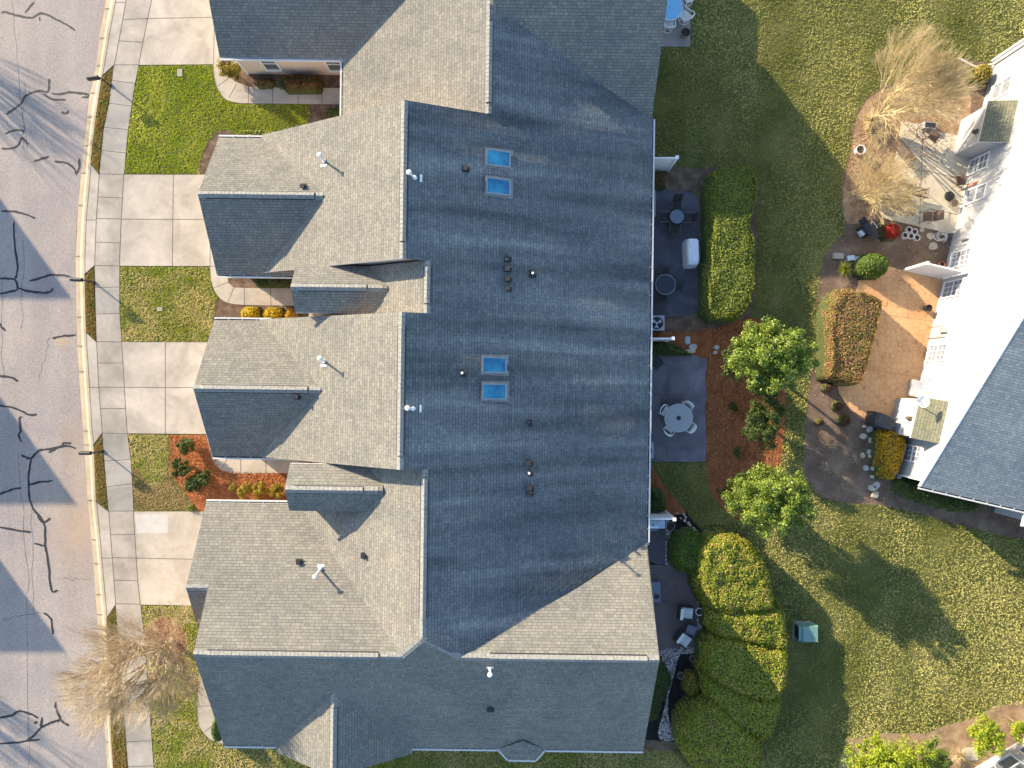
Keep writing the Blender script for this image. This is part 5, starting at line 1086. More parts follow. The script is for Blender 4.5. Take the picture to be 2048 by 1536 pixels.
# front plants
clumpy('shrub', 'green and yellow spotted bush at the corner of the top townhouse garage', 'shrub', 461, 136, .75, .62, .62, .55, M['yellowgreen'], 60, 90, .05, .2, trunk=.03)
mound('hedge', 'rust brown hedge along the wall under the second window of the top townhouse', 'hedge', [(566, 158), (578, 150), (610, 152), (636, 156), (640, 168), (636, 182), (600, 183), (574, 180)], .8, M['brown_leaf'], .045, 450, .3, lump=.25)
mound('shrub', 'low dark brown shrub between the bush and the rust brown hedge', 'shrub', [(512, 158), (530, 154), (546, 160), (546, 172), (530, 176), (514, 172)], .4, M['brown_leaf'], .045, 300, .25, lump=.3)
clumpy('shrub', 'small green shrub in front of the left end of the rust brown hedge', 'shrub', 566, 168, .5, .20, .30, .35, M['dark_leaf'], 14, 80, .045, .15, trunk=.02)
mound('shrub', 'rounded olive shrub tucked beside the inside corner below the top walk', 'shrub', ell(672, 229, 20, 14), .8, M['dark_leaf'], .045, 450, .35)
mound('ground_cover', 'low spiky green ground cover along the eave above the upper full townhouse garage', 'ground cover', [(474, 266), (500, 259), (540, 262), (570, 266), (604, 264), (560, 284), (520, 290), (478, 290)], .35, M['hedge_lime'], .05, 420, .25, lump=.3)
YB = 'yellow shrubs beside the entry walk'
mound('yellow_shrub', 'round bright yellow shrub, the left one of the pair beside the entry walk', 'shrub', ell(500, 627, 19.5, 15.5), .85, M['yellow'], .045, 650, .5, YB, lump=.06)
mound('yellow_shrub', 'round bright yellow shrub, the right one of the pair beside the entry walk', 'shrub', ell(547, 628, 20, 15), .85, M['yellow'], .045, 650, .5, YB, lump=.06)
clumpy('shrub', 'loose orange and green shrub half hidden under the small entry roof', 'shrub', 583, 632, .55, .38, .35, .35, M['gold'], 22, 70, .045, .16, trunk=.02)
mound('shrub', 'low green and brown shrub against the wall beside the curved entry walk', 'shrub', [(510, 557), (545, 556), (585, 557), (585, 573), (545, 575), (515, 573)], .45, M['dark_leaf'], .045, 350, .2, lump=.35)
for q, rr, lb in (((371, 893), .42, 'dark green shrub at the top of the orange straw bed'), ((364, 938), .55, 'largest dark green shrub at the left edge of the orange straw bed'), ((405, 957), .50, 'dark green shrub in the orange straw nearest the garage'), ((383, 968), .36, 'dark green shrub at the bottom of the orange straw cluster')):
    clumpy('shrub', lb, 'shrub', *q, .5, rr, rr * 1.05, .45, M['dark_leaf'], 34, 90, .055, .17, group='dark shrubs in the orange straw bed', trunk=.03)
for q, lb in (((491, 980), 'yellow green azalea farthest left under the long gutter'), ((523, 979), 'yellow green azalea in the middle of the row of three'), ((553, 982), 'yellow green azalea nearest the small entry roof')):
    clumpy('azalea', lb, 'shrub', *q, .4, .38, .42, .35, M['yellowgreen'], 26, 80, .05, .16, group='azaleas in the orange straw bed', trunk=.02)
clumpy('azalea', 'smallest sparse azalea left of the row of three', 'shrub', 466, 977, .25, .22, .25, .2, M['yellowgreen'], 10, 50, .045, .14, trunk=.015)
mound('shrub', 'tiny bright green tuft at the corner of the orange straw bed', 'shrub', ell(382, 1016, 7, 7), .2, M['hedge_lime'], .035, 600, .15)
mound('shrub', 'oval dark green bush at the lower left corner of the end townhouse', 'shrub', ell(438, 1457, 15, 26), .9, M['round_green'], .045, 520, .4)

# bare trees
bare_tree('bare_tree', 'leafless tan twigged street tree standing in the round mulch ring', P(344, 1281), (.06, -.03), 6.0, .95, M['twig'], 12, 8, 5, .13, .0034, split=3, trunk_h=1.0, upw=.10)
bare_tree('bare_tree', 'leafless straw coloured tree spreading over the top of the leaf litter bed', P(1744, 238), (.25, .14), 5.2, .80, M['twig_pale'], 12, 8, 11, .08, .0034, split=3, trunk_h=.5, upw=.06)
bare_tree('bare_shrub', 'leafless straw coloured shrub leaning over the left edge of the tan patio', P(1712, 398), (.45, .25), 3.3, .95, M['twig_pale'], 12, 7, 21, .045, .0038, split=3, cat='shrub', trunk_h=.05, upw=.05)
bare_tree('bare_shrub', 'smaller tangle of pale twigs at the left corner of the tan patio', P(1745, 395), (.15, .15), 2.0, 1.1, M['twig_pale'], 12, 7, 31, .035, .0038, split=3, cat='shrub', trunk_h=.05, upw=.02)
bare_tree('bare_tree', 'leafless tree across the street whose twigs throw streaky shadows on the road', (-40.0, 25.3), (0, 0), 4.2, .6, M['twig'], 7, 5, 41, .12, .012, split=3, trunk_h=2.0, upw=.15)
bare_tree('bare_tree', 'leafless tree across the street beyond the lower left corner', (-40.5, -8.6), (0, 0), 3.6, .6, M['twig'], 6, 5, 51, .15, .012, split=3, trunk_h=2.0, upw=.15)
tuft('straw_clump', 'shaggy straw coloured grass clump at the foot of the top bare tree', 'ornamental grass', 1738, 246, .75, .6, 260, M['twig_pale'], w=.011)
tuft('straw_clump', 'sprawling straw coloured grass clump left of the tan patio corner', 'ornamental grass', 1745, 268, .9, .4, 240, M['twig_pale'], w=.011)

# plants around the white house
mound('clipped_hedge', 'oval red and green clipped hedge on the left edge of the peach patio', 'hedge', [(1650, 612), (1662, 590), (1684, 579), (1715, 582), (1745, 594), (1758, 608), (1754, 630), (1742, 680), (1728, 735), (1712, 768), (1690, 772), (1658, 762), (1645, 748), (1643, 700), (1645, 650)], 1.35, M['hedge_red'], .046, 700, .45, expo=2.8, lump=.05)
mound('boxwood', 'round dark green boxwood ball at the top corner of the peach patio', 'shrub', ell(1746, 531, 32, 27), 1.2, M['round_green'], .045, 560, .75, lump=.05)
mound('red_shrub', 'round bright red shrub between the gas grill and the white pots', 'shrub', ell(1782, 463, 19, 18), .75, M['red_leaf'], .045, 520, .5)
mound('yellow_hedge', 'golden yellow hedge strip along the white house below the dark covered grill', 'hedge', [(1752, 862), (1772, 856), (1800, 866), (1810, 880), (1806, 900), (1800, 925), (1792, 948), (1780, 961), (1765, 957), (1755, 940), (1750, 905), (1748, 880)], 1.0, M['gold'], .05, 560, .45, lump=.08)
mound('shrub', 'dark olive shrub border under the lower eave of the white house', 'shrub', [(1788, 962), (1800, 955), (1840, 968), (1900, 985), (1950, 1000), (1960, 1012), (1935, 1026), (1890, 1016), (1830, 1000), (1795, 982)], .7, M['dark_leaf'], .05, 420, .4, lump=.25)
mound('shrub', 'round orange and green shrub near the top corner of the white house', 'shrub', ell(1962, 148, 21, 20), .9, M['yellowgreen'], .05, 450, .5)
tuft('ornamental_grass', 'spiky yellow green grass clump beside the pale utility boxes', 'ornamental grass', 1683, 541, .55, .7, 160, M['hedge_lime'], w=.010)
for q, r_, lb in (((1690, 841), .34, 'round maroon shrub nearest the curved edge of the peach patio'), ((1677, 812), .30, 'maroon shrub above the round one near the peach patio'), ((1640, 844), .20, 'tiny maroon shrub left of the round maroon ones'), ((1655, 775), .28, 'dark maroon shrub below the tip of the red hedge')):
    mound('maroon_shrub', lb, 'shrub', ell(*q, r_ * 37, r_ * 37), .45, M['maroon'], .04, 380, .25, 'maroon shrubs in the grey mulch', lump=.25)
for q, lb in (((1646, 932), 'sparse bare stemmed plant nearest the lawn in the grey mulch'), ((1704, 918), 'sparse twiggy plant left of the stones'), ((1688, 963), 'widest sparse twiggy plant at the bottom of the mulch bed'), ((1664, 894), 'smallest twiggy plant in the middle of the mulch bed')):
    tuft('twiggy_plant', lb, 'plant', *q, .42, .3, 60, M['twig'], group='dormant plants in the grey mulch', w=.008)
clumpy('conifer', 'bright lime green conifer cut off by the bottom edge', 'tree', 1780, 1522, 2.2, 2.1, 1.35, 1.4, M['conifer'], 120, 130, .06, .33)
clumpy('conifer', 'darker green conifer right beside the lime green one at the bottom edge', 'tree', 1862, 1518, 1.5, .95, 1.05, 1.0, M['magnolia'], 50, 110, .06, .3)
clumpy('conifer', 'lime and green conifer near the lower right corner', 'tree', 1972, 1476, 1.4, .95, 1.05, .9, M['conifer'], 50, 110, .06, .3)
clumpy('conifer', 'yellow green conifer at the right edge above the corner house', 'tree', 2050, 1458, 1.3, .8, .8, .8, M['conifer'], 40, 110, .06, .3)
tuft('straw_clump', 'dry straw clump beside the flagstone near the corner house', 'ornamental grass', 1915, 1508, .7, .4, 140, M['twig_pale'], w=.010)

# ------------------------------------------------------------------ MAILBOXES on the verge
def mailbox(px, py, lab, rz=0.0, flag=False, roundtop=True):
    X, Y = P(px, py); o = thing('mailbox', lab, 'mailbox', (X, Y, 0), rz, None); p = MB()
    p.tube((0, 0, 0), (0, 0, .92), .04, n=8); p.box((0, 0, .05), (.14, .14, .1)); p.lathe((0, 0, .92), [(.05, 0), (.05, .04), (.0, .10)], 8); p.build('post', M['black'], o)
    a = MB(); a.box((-.20, 0, .90), (.44, .07, .05)); a.tube((-.02, 0, .62), (-.30, 0, .88), .018, n=6); a.build('arm', M['black'], o)
    b = MB(); n = 9; w, hh, x0, x1 = .10, .13, -.62, -.06
    sec = [(-w, 0), (w, 0)] + [(w * math.cos(t), hh + w * math.sin(t)) for t in [math.pi * i / n for i in range(n + 1)]]
    b.face([(x0, y, .93 + z) for y, z in sec[::-1]]); b.face([(x1, y, .93 + z) for y, z in sec])
    for i in range(len(sec)):
        j = (i + 1) % len(sec); b.face([(x0, sec[i][0], .93 + sec[i][1]), (x0, sec[j][0], .93 + sec[j][1]), (x1, sec[j][0], .93 + sec[j][1]), (x1, sec[i][0], .93 + sec[i][1])][::-1])
    bx = b.build('box', M['black'], o); d = MB(); d.box((x0 - .012, 0, 1.03), (.02, .17, .17)); d.box((x0 - .03, 0, 1.12), (.02, .04, .02)); d.build('door', M['black'], bx)
    return o
mailbox(221.5, 171, 'black mailbox on a post in the top grass strip', .12); mailbox(189.5, 565.5, 'black mailbox on a post in the middle grass strip', -.05); mailbox(206.5, 902.5, 'black mailbox on a post in the lower grass strip', 0)
def simple_box(name, lab, cat, px, py, sx, sy, h, mat, rz=0.0, hz=0.0, lid=True):
    X, Y = P(px, py, hz); o = thing(name, lab, cat, (X, Y, 0), rz); b = MB(); b.box((0, 0, h * .45), (sx, sy, h * .9)); b.build('body', mat, o)
    if lid: l = MB(); l.box((0, 0, h * .95), (sx * 1.05, sy * 1.05, h * .1)); l.build('lid', mat, o)
    return o
simple_box('meter_cover', 'small grey utility cover set in the lawn by the top driveway', 'utility cover', 360, 146, .26, .38, .05, M['concrete2'])
simple_box('meter_cover', 'small grey cover set in the half dry middle front lawn', 'utility cover', 320, 618, .28, .2, .04, M['concrete2'])

# ------------------------------------------------------------------ rear: fence stubs
def panel_fence(lab, X0, X1, Y, h=2.0, low=1.15, tilt=0.0):
    """white vinyl privacy stub leaving the house wall; its outer end steps down"""
    o = thing('privacy_fence', lab, 'fence', (X0, Y, 0), tilt, 'white privacy fence stubs'); L_ = X1 - X0; b = MB()
    for i in range(int(L_ / .15)): b.box((.08 + i * .15, 0, h / 2 + .02), (.142, .03, h - .12))
    b.build('panel', M['white'], o); r = MB(); r.box((L_ / 2, 0, h), (L_, .07, .09)); r.build('rail', M['white'], o); r = MB(); r.box((L_ / 2, 0, .12), (L_, .06, .1)); r.build('rail', M['white'], o)
    p = MB(); p.box((L_, 0, h / 2 + .05), (.13, .13, h + .1)); p.box((L_, 0, h + .13), (.17, .17, .05)); p.build('post', M['white'], o); return o
for lb, py, px1, pyb in (('white privacy fence stub nearest the top, beside the long clipped hedge', 315, 1335, 341), ('white privacy fence stub between the two dark slate patios', 677, 1327, 682), ('white privacy fence stub above the stainless grill', 1025, 1330, 1023)):
    X1, Y = P(px1, pyb); panel_fence(lb, 6.6, X1, Y, 2.1)

def ac_unit(px, py, lab):
    X, Y = P(px, py, .85); o = thing('air_conditioner', lab, 'air conditioner', (X, Y, 0), 0, 'air conditioners behind the townhouses'); s = .80; b = MB()
    pts = smooth_poly([(-s / 2 + .04, -s / 2), (s / 2 - .04, -s / 2), (s / 2, -s / 2 + .04), (s / 2, s / 2 - .04), (s / 2 - .04, s / 2), (-s / 2 + .04, s / 2), (-s / 2, s / 2 - .04), (-s / 2, -s / 2 + .04)], 2)
    b.prism(pts, .06, .80, 0)
    for k in range(14): 
        z = .12 + k * .048; b.box((0, 0, z), (s + .012, s + .012, .012), m=1)
    R = .33; rim = [(R * math.cos(t), R * math.sin(t)) for t in [i * 2 * math.pi / 24 for i in range(24)]]; out = []
    for t in [i * 2 * math.pi / 24 for i in range(24)]:
        c_, s_ = math.cos(t), math.sin(t); k = min(s / 2 / max(abs(c_), 1e-6), s / 2 / max(abs(s_), 1e-6)); out.append((c_ * k * .995, s_ * k * .995))
    for i in range(24):
        j = (i + 1) % 24; b.face([(*rim[i], .86), (*out[i], .845), (*out[j], .845), (*rim[j], .86)]); b.face([(*out[i], .80), (*out[j], .80), (*out[j], .845), (*out[i], .845)]); b.face([(*rim[i], .86), (*rim[j], .86), (*rim[j], .805), (*rim[i], .805)], 1)
    b.face([(x, y, .803) for x, y in rim], 1); b.build('cabinet', [M['greycab'], M['black']], o)
    f = MB()
    for k in range(3):
        a = k * 2 * math.pi / 3 + .5; q = [(.06, -.3), (.27, -.42), (.29, .35), (.08, .30)]
        f.face([(r_ * math.cos(a + w_), r_ * math.sin(a + w_), .825 + .02 * w_) for r_, w_ in q])
    f.lathe((0, 0, .81), [(.06, 0), (.06, .03), (.0, .04)], 10); f.build('fan', M['galv'], o)
    g = MB()
    for r_ in (.11, .17, .23, .29): g.path([(r_ * math.cos(t), r_ * math.sin(t), .862) for t in [i * 2 * math.pi / 20 for i in range(20)]], .003, 3, closed=True)
    for k in range(6): a = k * math.pi / 3; g.tube((.05 * math.cos(a), .05 * math.sin(a), .866), (R * math.cos(a), R * math.sin(a), .862), .003, n=3)
    g.build('grille', M['black'], o); return o
M['greycab'] = plain('grey_cabinet', (0.33, 0.34, 0.38), 0.5, 0.04)
ac_unit(1314, 646, 'grey air conditioner with its fan showing at the bottom of the upper slate patio'); ac_unit(1292, 901, 'grey air conditioner half hidden under the gutter at the bottom of the lower slate patio')

# ------------------------------------------------------------------ tables and chairs
def round_table(name, lab, px, py, R, h, top, frame, hub=None, group=None, rim=None, cross=False, hz=None):
    X, Y = P(px, py, h); o = thing(name, lab, 'table', (X, Y, 0), 0, group)
    t = MB(); t.lathe((0, 0, h - .03), [(R, 0), (R, .03)], 36); t.build('tabletop', top, o)
    if rim: r = MB(); r.path([(R * math.cos(a), R * math.sin(a), h) for a in [i * 2 * math.pi / 36 for i in range(36)]], .018, 6, closed=True); r.build('rim', rim, o)
    if hub: u = MB(); u.lathe((0, 0, h), [(hub, 0), (hub, .012)], 14); u.build('umbrella_hole', M['black'], o)
    for k in range(4):
        a = k * math.pi / 2 + .6; l = MB(); l.tube((R * .75 * math.cos(a), R * .75 * math.sin(a), h - .03), (R * .6 * math.cos(a), R * .6 * math.sin(a), 0), .022, n=6); l.build('leg', frame, o)
    return o
def chair(name, lab, x, y, rz, seat, frame, group=None, kind='sling', z=.05, s=1.0):
    """chair facing its local +y"""
    o = thing(name, lab, 'chair', (x, y, z), rz, group); w, d, sh, bh = .25 * s, .24 * s, .42, .92
    if kind == 'round':     # small round seat with curved iron back
        t = MB(); t.lathe((0, 0, sh - .03), [(.20, 0), (.215, .02), (.20, .035)], 18); t.build('seat', seat, o)
        b = MB(); A = [(.21 * math.cos(t_), -.21 + .10 * (1 - math.sin(t_)) - .0, sh + .42 * math.sin(t_)) for t_ in [math.pi * i / 12 for i in range(13)]]
        b.path([(x_, -.20 - .05 * (z_ - sh), z_) for x_, _, z_ in A], .014, 5)
        for u in (-.10, 0, .10): b.tube((u, -.19, sh), (u, -.22, sh + .40), .009, n=4)
        b.build('backrest', frame, o)
    elif kind == 'plastic':
        t = MB(); t.box((0, .02, sh), (.46, .42, .03)); t.build('seat', seat, o)
        b = MB(); pts = [(.25 * math.cos(t_), -.20 - .11 * math.sin(t_)) for t_ in [math.pi * (.08 + .84 * i / 8) for i in range(9)]]
        for p_, q_ in zip(pts, pts[1:]):
            b.face([(*p_, sh), (*q_, sh), (q_[0] * 1.05, q_[1] - .10, .86), (p_[0] * 1.05, p_[1] - .10, .86)]); b.face([(p_[0] * 1.05, p_[1] - .10, .86), (q_[0] * 1.05, q_[1] - .10, .86), (q_[0] * 1.05, q_[1] - .14, .86), (p_[0] * 1.05, p_[1] - .14, .86)]); b.face([(p_[0] * 1.05, p_[1] - .14, .86), (q_[0] * 1.05, q_[1] - .14, .86), (*q_, sh - .05), (*p_, sh - .05)])
        b.build('backrest', seat, o)
    else:
        t = MB(); t.box((0, .02, sh), (2 * w, 2 * d, .03)); t.build('seat', seat, o)
        b = MB(); n = 6
        for i in range(n):
            z0, z1 = sh + .02 + (bh - sh) * i / n, sh + .02 + (bh - sh) * (i + 1) / n; y0, y1 = -d - .26 * (i / n) ** 1.2, -d - .26 * ((i + 1) / n) ** 1.2
            b.face([(-w, y0, z0), (w, y0, z0), (w, y1, z1), (-w, y1, z1)]); b.face([(-w, y1 - .02, z1), (w, y1 - .02, z1), (w, y0 - .02, z0), (-w, y0 - .02, z0)])
        b.face([(-w, -d - .26, bh + .02), (w, -d - .26, bh + .02), (w, -d - .29, bh + .02), (-w, -d - .29, bh + .02)]); b.build('backrest', seat, o)
    for sx in (-1, 1):
        a = MB(); a.path([(sx * (w + .03), d - .02, .62), (sx * (w + .03), -d + .02, .66), (sx * (w + .02), -d - .12, .72)], .017, 5); a.tube((sx * (w + .03), d - .03, .62), (sx * (w + .03), d - .02, sh), .015, n=5); a.build('armrest', frame, o)
        for sy in (-1, 1): l = MB(); l.tube((sx * w * .95, sy * d * .9, sh), (sx * (w + .03), sy * (d + .03), 0), .016, n=5); l.build('leg', frame, o)
    return o
def around(tx, ty, h, chairs, **kw):
    for ang, dist, lab in chairs:
        a = math.radians(ang); X, Y = P(tx, ty, h); x, y = X + math.cos(a) * dist, Y + math.sin(a) * dist
        chair(kw.get('name', 'patio_chair'), lab, x, y, a + math.pi / 2, kw['seat'], kw['frame'], kw.get('group'), kw.get('kind', 'sling'), kw.get('z', .05))
M['rimgrey'] = plain('rim_grey', (.30, .29, .30), .5)
round_table('patio_table', 'small round blue grey table with four dark chairs on the upper slate patio', 1354, 433, .37, .72, M['tabletop'], M['black'])
around(1354, 433, .72, [(88, .62, 'dark sling chair above the small round blue grey table'), (180, .58, 'dark sling chair left of the small round blue grey table'), (-4, .60, 'dark sling chair right of the small round blue grey table'), (-98, .58, 'dark sling chair below the small round blue grey table')], seat=M['wicker'], frame=M['rimframe'] if 'rimframe' in M else M['bronze'], group='chairs around the small blue grey table')
M['smoked'] = plain('smoked_glass_top', (.035, .038, .055), .15, .05)
round_table('patio_table', 'round smoked glass table with a thin pale rim near the air conditioner', 1331, 569, .53, .72, M['smoked'], M['black'], .02, rim=M['rimgrey'])
around(1331, 569, .72, [(86, .70, 'black round backed chair above the smoked glass table'), (-4, .70, 'black round backed chair right of the smoked glass table'), (-96, .66, 'black round backed chair below the smoked glass table'), (180, .64, 'black round backed chair left of the smoked glass table by the wall')], seat=M['wicker'], frame=M['black'], kind='round', group='chairs around the smoked glass table')
# slatted pale round table with white chairs
X, Y = P(1357, 836, .73); o = thing('patio_table', 'large round weathered grey slatted table with four white chairs', 'table', (X, Y, 0.05), .2)
t = MB(); R = .76
t.lathe((0, 0, .69), [(R, 0), (R, .035), (R * .9, .036), (R * .9, .02)], 40)
for q in range(4):
    a = q * math.pi / 2
    for k in range(8):
        u0 = .085 * k + .02; 
        if u0 > R * .9: continue
        mx = math.sqrt(max(0, (R * .9) ** 2 - (u0 + .035) ** 2)); lo_ = .015
        if q % 2: p_ = [(lo_, u0), (mx, u0), (mx, u0 + .07), (lo_, u0 + .07)]
        else: p_ = [(u0, lo_), (u0 + .07, lo_), (u0 + .07, mx), (u0, mx)]
        if q in (0, 2): pass
        pr = [(x * math.cos(a) - y * math.sin(a), x * math.sin(a) + y * math.cos(a)) for x, y in ([(abs(c1), abs(c2)) for c1, c2 in p_])]; t.prism(pr, .70, .722, 0)
t.build('tabletop', M['teak'], o); u = MB(); u.lathe((0, 0, .71), [(.12, 0), (.12, .03), (.10, .035)], 18); u.build('umbrella_hole', M['black'], o)
for k in range(4): a = k * math.pi / 2 + .7; l = MB(); l.tube((.5 * math.cos(a), .5 * math.sin(a), .69), (.42 * math.cos(a), .42 * math.sin(a), 0), .03, n=6); l.build('leg', M['teak'], o)
around(1357, 836, .73, [(150, .66, 'white moulded chair at the upper left of the slatted table'), (52, .60, 'white moulded chair at the upper right of the slatted table'), (-38, .62, 'white moulded chair at the lower right of the slatted table'), (-126, .66, 'white moulded chair at the lower left of the slatted table')], seat=M['white'], frame=M['white'], kind='plastic', group='white chairs around the slatted table')
mt = MB(); X, Y = P(1312, 725); mt.box((X, Y, .062), (.62, .62, .02), rz=.78); tag(mb_ := mt.build('doormat', M['greycover']), 'dark diamond turned doormat at the top of the lower slate patio', 'doormat')
# draped white grill
def covered(name, lab, px, py, sx, sy, h, mat, rz=0, hz=1.0, top=.82, z0=.05, flare=1.12):
    X, Y = P(px, py, hz); o = thing(name, lab, 'covered grill', (X, Y, z0), rz); b = MB(); n = 28; R_ = random.Random(int(px))
    prof = [(flare, 0.02), (flare * .97, h * .35), (1.03, h * .75), (1.0, h * .93), (top, h)]; rings = []
    for k, (s_, z) in enumerate(prof):
        ring = []
        for i in range(n):
            t_ = 2 * math.pi * i / n; c_, q_ = math.cos(t_), math.sin(t_); e = .35
            x = abs(c_) ** e * (1 if c_ > 0 else -1) * sx / 2; y = abs(q_) ** e * (1 if q_ > 0 else -1) * sy / 2
            w = 1 + (.05 * math.sin(i * 2.3 + px) + R_.uniform(-.03, .03)) * (1 - k / 4.0) * 1.3
            ring.append((x * s_ * w, y * s_ * w, z + .02 * math.sin(i * .9)))
        rings.append(ring)
    for A, B in zip(rings, rings[1:]):
        for i in range(n): j = (i + 1) % n; b.face([A[i], A[j], B[j], B[i]])
    cpt = (0, 0, h + .02)
    for i in range(n): j = (i + 1) % n; b.face([rings[-1][i], rings[-1][j], cpt])
    b.build('fabric_cover', mat, o, smooth=True)
    f = MB()
    for a_ in (-1, 1):
        for c_ in (-1, 1): f.box((a_ * sx * .40, c_ * sy * .40, .04), (.06, .06, .08))
    f.build('wheels', M['black'], o); return o
covered('covered_grill', 'grill under a pale grey fitted cover at the edge of the upper slate patio', 1385, 504, .62, 1.35, 1.12, M['whitecover'], .04, .95)
covered('covered_grill', 'grill under a charcoal cover standing between the peach patio and the yellow hedge', 1761, 842, 1.05, .72, 1.1, M['greycover'], -.35, .6)

# stainless grill by the lower fence stub
X, Y = P(1306, 1049, .95); o = thing('stainless_grill', 'stainless steel grill with a side shelf below the lower fence stub', 'grill', (X, Y, .04), 0)
b = MB(); b.box((-.02, 0, .45), (.62, .48, .78)); b.build('cabinet', M['greycab'], o)
b = MB()
for k in range(8):
    a0, a1 = math.pi * k / 8, math.pi * (k + 1) / 8; b.face([(-.33, -.25 * math.cos(a0), .86 + .17 * math.sin(a0)), (.29, -.25 * math.cos(a0), .86 + .17 * math.sin(a0)), (.29, -.25 * math.cos(a1), .86 + .17 * math.sin(a1)), (-.33, -.25 * math.cos(a1), .86 + .17 * math.sin(a1))])
for x_ in (-.33, .29): b.face([(x_, -.25 * math.cos(math.pi * k / 8), .86 + .17 * math.sin(math.pi * k / 8)) for k in range(9)][::(1 if x_ > 0 else -1)])
ld = b.build('hood', M['steel'], o); k_ = MB(); k_.lathe((-.02, 0, 1.02), [(.05, 0), (.05, .02), (0, .025)], 12); k_.build('thermometer', M['black'], ld); k_ = MB(); k_.tube((-.28, -.29, .93), (.24, -.29, .93), .014, n=6); k_.build('handle', M['steel'], ld)
b = MB(); b.box((.48, 0, .86), (.33, .44, .04)); b.build('side_shelf', M['steel'], o); b = MB(); b.path([(.66, -.17, .87), (.72, -.15, .87), (.72, .15, .87), (.66, .17, .87)], .012, 5); b.build('towel_bar', M['steel'], o)
for sx in (-.28, .26):
    for sy in (-.2, .2): b = MB(); b.tube((sx, sy - .02, .04), (sx, sy + .02, .04), .045, n=10); b.build('wheel', M['black'], o)
def pot(name, lab, px, py, R, h, mat, fill=True, hz=None, z=0.0, group=None, rimw=.028):
    X, Y = P(px, py, h); o = thing(name, lab, 'planter', (X, Y, z), 0, group); b = MB()
    b.lathe((0, 0, 0), [(R * .70, 0), (R * .92, h * .85), (R, h * .88), (R, h), (R - rimw, h), (R - rimw * 1.1, h * .82), (R - rimw * 1.2, h * .68)], 22); b.build('pot_body', mat, o)
    s_ = MB(); s_.lathe((0, 0, h * .76), [(R - rimw * .9, 0), (R - rimw * 1.4, .01)], 18); s_.build('potting_soil', M['soil'], o); return o
pot('planter', 'large dark planter with a pale rim at the end of the paver strip', 1341, 1053, .26, .42, M['pot']); pot('planter', 'dark planter with a pale rim at the corner of the top patio', 1371, 65, .27, .40, M['pot'], z=.05)
pot('planter', 'white rimmed planter on the gravel beside the upper lounge chair', 1399, 1224, .21, .38, M['whitepot'], rimw=.035)
pot('planter', 'small dark pot in the black mulch left of the gold green shrub', 1362, 1352, .19, .3, M['pot']); pot('planter', 'small dark pot in the black mulch below the gravel corner', 1385, 1318, .17, .28, M['pot'])
# border stones
for i, (x_, y_, r_) in enumerate([(1354, 1025.5, 2.2), (1367, 1028, 3.3), (1371, 1034, 3), (1361, 1036, 2.4), (1369, 1041, 3.6), (1376.5, 1046, 3.4), (1379.5, 1050, 3), (1374.5, 1055, 1.5), (1386, 1056, 3.4), (1389.5, 1060.5, 3), (1393, 1064, 2.6), (1397, 1067.5, 3.2), (1401, 1072, 3), (1397, 1074.5, 2)]):
    slab('border_stone', ('pale edging stone, ' + ('first', 'second', 'third', 'fourth', 'fifth', 'sixth', 'seventh', 'eighth', 'ninth', 'tenth', 'eleventh', 'twelfth', 'thirteenth', 'last')[i] + ' of the dotted line counting down from the fence stub'), x_, y_, r_, r_ * .85, M['stone'], 'edging stone', 'edging stones along the black mulch', .12, rnd.random() * 3)
# lounge set on the brown patio
def lounge(lab, px, py, rz):
    X, Y = P(px, py, .5); o = thing('lounge_chair', lab, 'lounge chair', (X, Y, .04), rz, 'lounge chairs on the brown patio'); f = MB()
    f.box((0, 0, .25), (.70, .72, .06)); f.box((-.33, 0, .40), (.05, .74, .34)); f.box((.33, 0, .40), (.05, .74, .34)); f.box((0, -.38, .5), (.70, .05, .62)); f.build('frame', M['greycover'], o)
    c_ = MB(); c_.box((0, .04, .36), (.58, .66, .15)); c_.build('seat_cushion', M['cushion'], o); c_ = MB(); c_.box((0, -.30, .62), (.58, .16, .44)); c_.build('back_cushion', M['cushion'], o)
    for sx in (-.31, .31):
        for sy in (-.33, .33): l = MB(); l.box((sx, sy, .11), (.05, .05, .22)); l.build('leg', M['greycover'], o)
lounge('upper lounge chair with pale cushions beside the white rimmed planter', 1372, 1226, math.radians(-97)); lounge('lower lounge chair with pale cushions turned toward the house', 1367, 1279, math.radians(-128))
simple_box('side_table', 'dark square side table between the two lounge chairs', 'side table', 1382, 1260, .46, .44, .42, M['tabletop'], -.35, .4)
o = simple_box('coffee_table', 'long grey low table with a dark bowl close to the end townhouse', 'coffee table', 1312, 1184, .45, 1.02, .42, M['tabletop'], 0, .4)
b = MB(); X, Y = P(1314, 1194, .5); b.lathe((X, Y, .42), [(.06, 0), (.13, .07), (.12, .075), (.05, .02)], 16); tag(b.build('bowl', M['black']), 'round dark bowl standing on the long grey low table', 'bowl')

# green utility pedestal on the lawn
X, Y = P(1612, 1264, .4); o = thing('utility_cabinet', 'green metal utility cabinet with a louvred side alone on the back lawn', 'utility cabinet', (X, Y, 0), 0)
b = MB(); pts = smooth_poly([(-.46, -.42), (.46, -.42), (.50, -.38), (.50, .38), (.46, .42), (-.46, .42), (-.50, .38), (-.50, -.38)], 2); b.prism([(x * .96, y * .94) for x, y in pts], .06, .66); b.build('cabinet', M['green_box'], o)
b = MB(); b.prism([(x * .78 + .10, y * .98) for x, y in pts], .66, .74); b.box((.20, 0, .745), (.02, .78, .012)); b.build('lid', M['green_box'], o)
b = MB()
for k in range(9): b.box((-.50, 0, .14 + .055 * k), (.03, .62, .02))
b.build('louvre', M['black'], o); b = MB(); b.prism(smooth_poly([(x * 1.06, y * 1.06) for x, y in pts[::3]], 2), 0, .07); b.build('pad', M['concrete2'], o)

